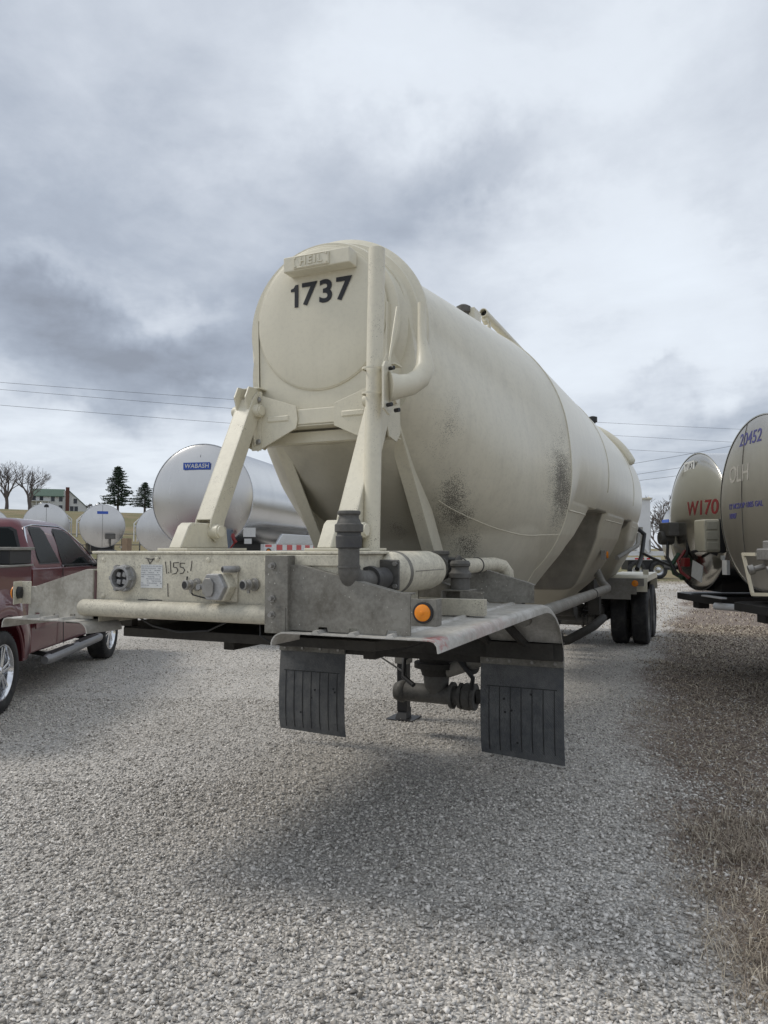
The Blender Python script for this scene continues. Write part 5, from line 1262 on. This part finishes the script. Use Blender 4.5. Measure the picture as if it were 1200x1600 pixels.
white_trailer()

# ------------------------------------------------------------------ maroon pickup
def pickup():
    Pr = L2W(-3.90, 7.67); Pf = L2W(-4.24, 11.6); hd = (Pf - Pr).normalized(); lf = Vector((-hd.y, hd.x, 0)); o = Pr + lf * 1.0
    t = thing('pickup_truck', 'dark red extended cab pickup truck with chrome wheels and a black toolbox in its bed', 'truck', (o.x, o.y, 0), math.atan2(hd.y, hd.x))
    Wd = .98
    def arch(cx, r, n=16): return [(cx - r * math.cos(a), .46 + r * math.sin(a)) for a in np.linspace(R(4), R(176), n)]
    def side(x0, x1, cx, zt0, zt1, zb=.50):      # side panel with a wheel arch cut out
        a = arch(cx, .53); pts = [(x0, zb + .08)] + [(a[0][0], zb)] + a + [(a[-1][0], zb), (x1, zb)] + [(x1, zt1), (x0, zt0)]
        return pts
    def prof_y(z): return Wd - .045 * max(0, (z - 1.05) / .5) ** 2 - .05 * max(0, (.85 - z) / .4) ** 2
    def body(name, pts, mat, par=t):
        m = MB()
        n = len(pts)
        for sg in (-1, 1): m.v += [(x, sg * prof_y(z), z) for x, z in pts]
        m.f.append(tuple(range(n))[::-1]); m.f.append(tuple(range(n, 2 * n)))
        for i in range(n): j = (i + 1) % n; m.f.append((i, j, n + j, n + i))
        return m._build(name, mat, par, bevel=.018, seg=3)
    bed = body('cargo_bed', side(-1.22, .80, 0, 1.50, 1.50), M['maroon'])
    m = MB(); m.bb(-1.15, .74, -.80, .80, 1.495, 1.512); m.build('bed_floor', M['black'], bed)
    m = MB(); m.bb(-1.22, .80, .84, .97, 1.50, 1.525); m.bb(-1.22, .80, -.97, -.84, 1.50, 1.525); m.build('bed_rail', M['greypaint'], bed, bevel=.008)
    cabp = [(.83, .50), (3.36, .48), (3.36, 1.45), (.83, 1.47)]
    cab = body('cab_body', cabp, M['maroon'])
    nose = body('front_body', [(3.38, .50), (3.42, .50)] + arch(3.95, .54)[0:] + [(4.55, .50), (4.86, .55), (4.90, 1.0), (4.86, 1.22), (4.6, 1.33), (3.38, 1.45)], M['maroon'])
    for cx in (0, 3.95):
        for sg in (-1, 1):
            m = MB(); m.tube([(x, sg * (Wd - .012), z) for x, z in arch(cx, .545, 26)], .022, 8); m.build('arch_lip', M['maroon'], bed if cx == 0 else nose)
        m = MB(); m.bb(cx - .6, cx + .6, -.66, .66, .5, 1.2); m.build('wheel_well', M['black'], t)
    m = MB(); m.bb(-1.0, 4.6, -.55, .55, .38, .55); m.build('chassis', M['black'], t)
    # fender bulge over the rear wheel
    for sg in (-1, 1):
        m = MB(); rg = []
        for a in np.linspace(R(0), R(180), 22):
            c, s_ = -math.cos(a), math.sin(a)
            rg.append([(c * q, sg * (prof_y(min(1.4, .46 + s_ * q)) + e), .46 + s_ * q) for q, e in ((.54, -.02), (.55, .03), (.62, .034), (.72, .018), (.82, -.012))])
        m.rings(rg, close=False, cap=False); m.build('fender_bulge', M['maroon'], bed, smooth=60)
    # greenhouse
    m = MB()
    def ring(z, xr, xf, w, rc=.07, n=5):
        P_ = []
        for (cx, cy, a0) in ((xf - rc, w - rc, 0), (xr + rc, w - rc, 90), (xr + rc, -w + rc, 180), (xf - rc, -w + rc, 270)):
            for k in range(n + 1): a = R(a0 + 90 * k / n); P_.append((cx + rc * math.cos(a), cy + rc * math.sin(a), z))
        return P_
    rr = [ring(1.44, .84, 3.38, .935), ring(1.50, .855, 3.28, .925), ring(1.75, .90, 2.90, .84), ring(1.96, .945, 2.52, .755), ring(2.03, .99, 2.36, .70, .12), ring(2.065, 1.12, 2.15, .58, .15), ring(2.078, 1.4, 1.9, .3, .1)]
    m.rings(rr); gh = m.build('cab_roof', M['maroon'], t, smooth=50)
    def yw(z): return np.interp(z, [1.44, 1.50, 1.75, 1.96, 2.03], [.935, .925, .84, .755, .70])
    def sidewin(name, pts, sg, mat, par, out=.006, th=.01):
        m = MB(); P_ = [(x, sg * (yw(z) + out), z) for x, z in pts]; m.prism(P_, (0, -sg * th, 0)); return m.build(name, mat, par, bevel=.003)
    q1 = [(1.12, 1.53), (1.10, 1.60), (1.14, 1.92), (1.20, 1.945), (1.52, 1.945), (1.60, 1.90), (1.74, 1.58), (1.75, 1.53)]
    q2 = [(1.86, 1.50), (1.86, 1.60), (1.92, 1.90), (1.98, 1.94), (2.32, 1.93), (2.50, 1.87), (3.05, 1.56), (3.12, 1.50)]
    def grow(p, e):
        cx = sum(a for a, b in p) / len(p); cz = sum(b for a, b in p) / len(p); return [(cx + (a - cx) * (1 + e), cz + (b - cz) * (1 + e)) for a, b in p]
    for sg in (-1, 1):
        for q_ in (q1, q2):
            f_ = sidewin('window_frame', [(a, min(b, 1.97)) for a, b in grow(q_, .09)], sg, M['black'], gh, .003); sidewin('side_window', q_, sg, M['glass'], f_, .008)
        m = MB(); m.tube([(.93, sg * .86, 1.62), (1.0, sg * .775, 1.95), (1.3, sg * .74, 1.985), (2.2, sg * .735, 1.985), (2.50, sg * .765, 1.93), (2.9, sg * .85, 1.74), (3.33, sg * .935, 1.475)], .010, 6); m.build('drip_rail', M['chrome'] if True else None, gh)
        m = MB(); m.beam((1.84, sg * .945, 1.478), (3.2, sg * .950, 1.468), .012, .022); m.build('belt_moulding', M['chrome'], cab)
        m = MB(); m.beam((1.80, sg * (Wd + .002), .5), (1.80, sg * (prof_y(1.4)), 1.45), .006, .012, (1, 0, 0)); m.beam((3.34, sg * (Wd + .002), .5), (3.34, sg * (prof_y(1.4)), 1.44), .006, .012, (1, 0, 0)); m.build('door_gap', M['black'], cab)
        m = MB(); m.bb(1.95, 2.2, sg * .97, sg * 1.02, 1.22, 1.26); m.build('door_handle', M['chrome'], cab, bevel=.01)
        m = MB(); m.bb(.85, 3.3, sg * (Wd + .0), sg * (Wd + .014), .78, .84); m.build('side_moulding', M['maroon'], cab, bevel=.006)
        m = MB(); m.bb(3.05, 3.22, sg * 1.0, sg * 1.26, 1.42, 1.68); m.beam((3.12, sg * .93, 1.46), (3.12, sg * 1.05, 1.48), .06, .06); m.build('mirror', M['black'], cab, bevel=.03)
        # running board
        m = MB(); m.tube([(1.02, sg * 1.03, .40), (1.10, sg * 1.035, .40), (3.12, sg * 1.035, .42), (3.2, sg * 1.03, .42)], [.045, .062, .062, .045], 16); sb = m.build('running_board', M['satin'], t, smooth=50)
        m = MB(); m.bb(1.15, 1.95, sg * .98, sg * 1.07, .458, .468); m.bb(2.2, 3.0, sg * .98, sg * 1.07, .468, .478); m.build('step_pad', M['black'], sb)
        m = MB()
        for x in (1.3, 2.9): m.beam((x, sg * .6, .5), (x, sg * 1.0, .42), .05, .05)
        m.build('step_bracket', M['black'], sb)
    m = MB(); P_ = [(y, z) for y, z in ((-.81, 1.52), (-.68, 1.90), (-.62, 1.935), (.62, 1.935), (.68, 1.90), (.81, 1.52))]
    def xr(z): return np.interp(z, [1.44, 1.5, 1.75, 1.96], [.84, .855, .90, .945])
    m.prism([(xr(z) - .010, y, z) for y, z in P_], (.012, 0, 0)); m.build('rear_window', M['glass'], gh)
    m = MB(); m.prism([(xr(z) - .004, y, z) for y, z in [(a * 1.05, b + (.018 if b > 1.7 else -.018)) for a, b in P_]], (.008, 0, 0)); m.build('window_frame', M['black'], gh)
    m = MB(); xs = lambda z: np.interp(z, [1.44, 1.5, 1.75, 1.96], [3.38, 3.28, 2.90, 2.52])
    m.prism([(xs(z) + .006, y, z) for y, z in ((-.80, 1.52), (-.62, 1.92), (.62, 1.92), (.80, 1.52))], (-.01, 0, 0)); m.build('windshield', M['glass'], gh)
    m = MB(); m.bb(.20, .80, -.94, .94, 1.53, 1.68); tbx = m.build('toolbox', M['black'], t, bevel=.01)
    m = MB(); m.bb(.18, .82, -.97, .97, 1.68, 1.715); m.build('toolbox_lid', M['greypaint'], tbx, bevel=.008)
    m = MB(); m.bb(.193, .20, -.84, -.74, 1.56, 1.66); m.build('white_sticker', M['sticker'], tbx)
    m = MB(); m.bb(-1.245, -1.20, -.9, .9, .62, 1.47); m.build('tailgate', M['maroon'], t, bevel=.015)
    m = MB(); m.bb(-1.42, -1.22, -.98, .98, .52, .72); m.build('rear_bumper', M['chrome'], t, bevel=.03)
    for sg in (-1, 1):
        m = MB(); m.bb(-1.235, -1.1, sg * .80, sg * .985, .95, 1.40); m.build('tail_light', M['red'], t, bevel=.01)
        m = MB(); m.bb(4.70, 4.90, sg * .62, sg * .95, 1.02, 1.22); m.build('headlight', M['clear'], t, bevel=.02)
    m = MB(); m.bb(4.86, 4.92, -.58, .58, .85, 1.2); m.build('grille', M['chrome'], t, bevel=.02)
    m = MB(); m.bb(4.85, 5.05, -.97, .97, .52, .80); m.build('front_bumper', M['chrome'], t, bevel=.04)
    for cx in (0, 3.95):
        for sg in (-1, 1):
            e = bpy.data.objects.new('wheel', None); COL.objects.link(e); e.parent = t; e['off'] = [0, 0, 0]
            c = Vector((cx, sg * .855, .425)); A = Vector((0, sg, 0))
            m = MB(); rim = .275
            m.lathe(c, A, [(-.11, rim), (-.135, rim + .03), (-.14, .34), (-.13, .40), (-.11, .420), (-.08, .425), (.08, .425), (.11, .420), (.13, .40), (.14, .34), (.135, rim + .03), (.11, rim)], 72, cap=False)
            ty = m.build('tyre', M['tyre'], e, smooth=40)
            m = MB()
            for yy in (-.075, -.03, .03, .075):
                m.lathe(c + A * yy, A, [(-.006, .4255), (-.003, .421), (.003, .421), (.006, .4255)], 72, cap=False)
            for k in range(48):
                a = 2 * math.pi * k / 48; rad_ = Vector((math.cos(a), 0, math.sin(a)))
                m.beam(c + rad_ * .4205 + A * .085, c + rad_ * .4235 + A * .118, .012, .008, rad_)
            m.build('tread', M['black'], ty)
            m = MB(); m.lathe(c, A, [(.115, rim + .006), (.125, rim + .012), (.125, rim), (.09, rim - .015), (.03, rim - .03), (-.10, rim - .03)], 60, cap=False)
            rm = m.build('rim', M['chrome'], e, smooth=40)
            m = MB(); m.cyl(c - A * .02, c - A * .03, .245, seg=40); m.build('brake_disc', M['black'], rm)
            m = MB()
            for k in range(6):
                a = R(60 * k + 12)
                for da in (-.13, .13):
                    r0 = Vector((math.cos(a + da * 2.0), 0, math.sin(a + da * 2.0))); r1 = Vector((math.cos(a + da), 0, math.sin(a + da)))
                    m.beam(c + r0 * .055 + A * .095, c + r1 * .262 + A * .088, .030, .030, A)
            m.build('spoke', M['chrome'], rm, bevel=.006) if False else m._build('spokes', M['chrome'], rm, bevel=.006)
            m = MB(); m.lathe(c, A, [(.05, .075), (.10, .07), (.112, .05), (.118, 0)], 30); m.build('hub_cap', M['chrome'], rm)
pickup()

# ------------------------------------------------------------------ farmhouse, trees, fence and wires beyond the lot
def wallmat():
    m = Mat('white_clapboard', (.62, .63, .62), .7); z = m.comp(2); w = m.ma('FRACT', m.ma('MULTIPLY', z, 6.0)); m.mix(m.ma('MULTIPLY', m.ramp(w, .8, 1), .35), (.25, .25, .25)); return m.done()
M['clap'] = wallmat(); M['roof'] = simple('green_metal_roof', (.075, .13, .095), .6, 0, .3, 2); M['brick'] = simple('brick', (.13, .05, .04), .85, 0, .4, 6); M['pane'] = simple('dark_pane', (.03, .035, .045), .2)
def house():
    p = at(88, 795, D=165); z0 = 1.70 + (857 - 797) / F * 165
    t = thing('farmhouse', 'white farmhouse with a green roof and a brick chimney on the hill', 'house', (p.x, p.y, z0), math.atan2(math.sin(TH + R(20)), math.cos(TH + R(20))))
    # local x: along the ridge, -y towards the camera
    def at_local(u, v): return None
    Lh, Wh, H = 5.2, 4.0, 3.0
    m = MB(); m.bb(-Lh, 1.6, -2.0, 2.0, -1.5, H); m.prism([(1.6, -2.0, H - .01), (1.6, 2.0, H - .01), (1.6, 0, H + 1.5)], (-6.8, 0, 0))
    w = m._build('house_wall', M['clap'], t)
    m = MB(); m.prism([(-Lh - .2, -2.35, H - .15), (-Lh - .2, 0, H + 1.55), (-Lh - .2, 0, H + 1.7), (-Lh - .2, -2.35, H + .0)], (7.1, 0, 0)); m.prism([(-Lh - .2, 2.35, H - .15), (-Lh - .2, 0, H + 1.55), (-Lh - .2, 0, H + 1.7), (-Lh - .2, 2.35, H + .0)], (7.1, 0, 0)); rf = m._build('roof', M['roof'], t)
    # gable wing seen on the right, with its long slope
    m = MB(); m.prism([(1.6, -2.2, -1.5), (1.6, -2.2, H + 1.2), (2.6, -2.2, H + 1.35), (6.4, -2.2, .6), (6.4, -2.2, -1.5)], (0, 3.6, 0)); m._build('gable_wing', M['clap'], t)
    m = MB(); m.prism([(2.4, -2.4, H + 1.62), (6.7, -2.4, .55), (6.7, -2.4, .38), (2.4, -2.4, H + 1.4)], (0, 4.0, 0)); m._build('wing_roof', M['roof'], t)
    m = MB(); m.bb(2.0, 2.75, -2.5, -1.9, -1, H + 2.0); m.build('chimney', M['brick'], t)
    m = MB(); m.bb(-Lh, -1.2, -3.4, -2.0, H - 1.3, H - 1.1); pr = m.build('porch_roof', M['clap'], t)
    for x in (-5.0, -3.8, -2.6, -1.4):
        m = MB(); m.bb(x - .08, x + .08, -3.35, -3.2, -1, H - 1.3); m.build('porch_post', M['clap'], pr)
    for x, z, y in ((-4.4, 1.9, -2.0), (-2.9, 1.9, -2.0), (-.6, 1.9, -2.0), (-.6, .0, -2.0), (-3.4, .1, -2.0), (1.0, 1.9, -2.0), (1.0, 0.0, -2.0), (4.0, 1.5, -2.2), (4.2, -.2, -2.2), (3.3, -.2, -2.2)):
        m = MB(); m.bb(x - .36, x + .36, y - .05, y - .01, z - .1, z + 1.0); wd = m.build('window', M['pane'], t)
        m = MB(); m.bb(x - .42, x + .42, y - .06, y - .02, z + 1.0, z + 1.1); m.bb(x - .42, x + .42, y - .06, y - .02, z - .2, z - .1); m.build('window_frame', M['clap'], wd)
house()
M['bark'] = simple('grey_bark', (.115, .095, .085), .9, 0, .3)
def bare_tree(label, u, v, D, ht, seed, spread=.62, group='bare trees on the hill', zb=None, thin=1.0, depth=6):
    rnd = random.Random(seed); p = at(u, v, D=D); p.z = (hill(p.x, p.y) if zb is None else zb)
    t = thing('bare_tree', label, 'tree', tuple(p), 0, group)
    tr = MB(); br = MB()
    def grow(a, d, ln, r, k):
        n = 3; P_ = [a]; dd = d.copy()
        for i in range(n):
            dd = (dd + Vector((rnd.gauss(0, .10), rnd.gauss(0, .10), rnd.gauss(.03, .06)))).normalized(); P_.append(P_[-1] + dd * ln / n)
        (tr if k == 0 else br).tube(P_, [r * (1 - .42 * i / n) for i in range(n + 1)], 6 if k < 2 else 3, cap=False)
        if k >= depth: return
        nb = 3 if k < 4 else 2
        if k == 0: nb = 5
        for j in range(nb):
            f = 1.0 if j < 2 else rnd.uniform(.45, .9)
            s_ = P_[0].lerp(P_[-1], f) if f < 1 else P_[-1]
            ang = rnd.uniform(.25, spread) * (1.25 if k == 0 else 1); az = rnd.uniform(0, 2 * math.pi) + j * 2.1
            x = dd.orthogonal().normalized(); x.rotate(Quaternion(dd, az)); nd = (dd * math.cos(ang) + x * math.sin(ang)); nd.z += .06; nd.normalize()
            grow(s_, nd, ln * rnd.uniform(.66, .84), max(r * rnd.uniform(.48, .62), .022 * thin), k + 1)
    grow(Vector((0, 0, -.6)), Vector((rnd.gauss(0, .03), 0, 1)), ht * .24, ht * .035, 0)
    tr._build('trunk', M['bark'], t); br._build('branches', M['bark'], t, smooth=0)
    return t
def hz(v, D): return CAMH + (857 - v) / F * D
bare_tree('large bare spreading tree at the left edge of the hill, left of its twin', 10, 795, 150, 12.4, 11, zb=hz(794, 150))
bare_tree('bare round-crowned tree on the hill right beside the farmhouse', 47, 793, 150, 12.4, 5, zb=hz(793, 150))
bare_tree('bare tree far off on the right behind the white trailer', 1040, 850, 75, 9.5, 21, group='bare trees on the right', zb=0, spread=.7, thin=1.1)
bare_tree('bare tree far off on the right, hidden low behind the tank heads', 1058, 850, 78, 8.8, 31, group='bare trees on the right', zb=0, spread=.7, thin=1.1)
bare_tree('leafless bush on the hill just right of the farmhouse', 141, 797, 140, 2.6, 8, spread=.9, group='bushes on the hill', zb=hz(797, 140), depth=5)
def needle_mat():
    m = Mat('pine_needles', (.022, .045, .028), .75); a = N(m.t, 'ShaderNodeAttribute', attribute_name='tone')
    m.mix(a.outputs['Fac'], (.055, .085, .05)); return m.done()
M['needle'] = needle_mat()
def conifer(label, u, v, D, ht, wd, seed):
    r_ = np.random.default_rng(seed); p = at(u, v, D=D); p.z = hz(v, D)
    t = thing('pine_tree', label, 'tree', tuple(p), 0, 'pine trees on the hill')
    m = MB(); m.tube([(0, 0, -1), (.05, 0, ht * .4), (0, .05, ht * .97)], [.24, .16, .03], 8)
    V = []; Fc = []; tone = []
    nb = 96
    for i in range(nb):
        f = (i + .5) / nb; z = ht * (.10 + .88 * f); az = i * 2.4 + r_.uniform(-.4, .4)
        L_ = wd * (1 - f) ** .75 * r_.uniform(.55, 1.15) + .25
        dr = np.array([math.cos(az), math.sin(az)])
        m.tube([(0, 0, z), (dr[0] * L_ * .6, dr[1] * L_ * .6, z + L_ * .06), (dr[0] * L_, dr[1] * L_, z + L_ * .02)], [.05, .03, .012], 4)
        n = int(95 * (L_ / wd) + 30)
        for _ in range(n):
            q = r_.uniform(.22, 1.05) ; c = np.array([dr[0] * L_ * q, dr[1] * L_ * q, z + .06 * L_]) + r_.normal(0, 1, 3) * np.array([.20, .20, .09]) * (1.15 - .4 * q) * (ht / 9)
            s_ = r_.uniform(.13, .27) * ht / 9
            a = r_.normal(0, 1, 3); a[2] *= .45; a /= np.linalg.norm(a) + 1e-6; b = r_.normal(0, 1, 3); b[2] *= .5; b /= np.linalg.norm(b) + 1e-6
            k = len(V); V += [c - a * s_, c + b * s_ * .5, c + a * s_, c - b * s_ * .5]; Fc.append([k, k + 1, k + 2, k + 3]); tv = r_.uniform(0, 1); tone += [tv] * 4
    m._build('trunk', M['bark'], t)
    o = np_mesh('crown', np.array(V), np.array(Fc), M['needle'], 4, np.array(tone)); o.parent = t
conifer('tall dark pine tree standing alone on the hill', 184, 798, 145, 8.8, 3.6, 3)
conifer('smaller pine tree half hidden behind the big tank head', 226, 799, 140, 5.6, 2.9, 4)
def added_woods():  # unseen treeline, added to give the tank heads a dark reflected band
    V = []; Fc = []; tone = []
    for i in range(2600):
        az = R(random.uniform(75, 290)); d = random.uniform(125, 150); h = 10 + 3 * math.sin(az * 9) + 2 * math.sin(az * 23)
        c = np.array([math.sin(az) * d, math.cos(az) * d, random.uniform(.0, 1) ** .8 * h]); s_ = random.uniform(1.2, 2.6)
        a = rng.normal(0, 1, 3); a /= np.linalg.norm(a); b = np.cross(a, rng.normal(0, 1, 3)); b /= np.linalg.norm(b)
        k = len(V); V += [c - a * s_, c + b * s_ * .7, c + a * s_, c - b * s_ * .7]; Fc.append([k, k + 1, k + 2, k + 3]); tone += [random.random()] * 4
    wm_ = Mat('leafless_wood', (.075, .062, .05), .9); a_ = N(wm_.t, 'ShaderNodeAttribute', attribute_name='tone'); wm_.mix(a_.outputs['Fac'], (.13, .11, .09))
    o = np_mesh('added_woodland', np.array(V), np.array(Fc), wm_.done(), 4, np.array(tone)); tag(o, 'unseen leafless wood added behind the camera to darken tank reflections', 'added_woods', kind='stuff')
added_woods()
# pipe fence at the foot of the bank
def fence():
    t = None; a = at(-60, 833, D=41); b = at(330, 833, D=41)
    t = thing('pipe_fence', 'low galvanised pipe fence along the foot of the grassy bank', 'fence', (a.x, a.y, 0)); t['off'] = [a.x, a.y, 0]
    n = 14
    for i in range(n + 1):
        q = a.lerp(b, i / n); m = MB(); m.cyl((q.x, q.y, hill(q.x, q.y) - .1), (q.x, q.y, 2.55), .035, seg=8); m.build('post', M['greypaint'], t)
    m = MB()
    for z in (2.5, 1.9):
        m.cyl((a.x, a.y, z), (b.x, b.y, z), .028, seg=6)
    m.build('rail', M['greypaint'], t)
fence()
wm = simple('wire', (.05, .05, .055), .5)
WIRES = [(((-120, 588), 62), ((1400, 680), 95), 'topmost of the three long wires crossing the sky'), (((-120, 598), 64), ((1400, 703), 95), 'middle one of the three long wires crossing the sky'),
         (((-120, 623), 60), ((1400, 722), 95), 'lowest of the three long wires crossing the sky'),
         (((860, 744), 70), ((1400, 642), 60), 'uppermost wire rising to the right behind tank heads'), (((860, 759), 72), ((1400, 668), 60), 'second wire rising to the right behind tank heads'),
         (((860, 765), 74), ((1400, 690), 60), 'lowest wire rising to the right behind tank heads')]
for i, ((a, Da), (b, Db), lab) in enumerate(WIRES):
    A = at(*a, D=Da); B = at(*b, D=Db); m = MB(); P_ = [A.lerp(B, k / 24) - Vector((0, 0, 1.2 * 4 * (k / 24) * (1 - k / 24) * (.5 if i < 3 else .3))) for k in range(25)]
    m.tube(P_, .014, 4); o = m._build('power_line', wm, None); tag(o, 'thin black power line, ' + lab, 'wire', 'power lines')
for o in bpy.data.objects:
    if 'off' in o.keys(): del o['off']
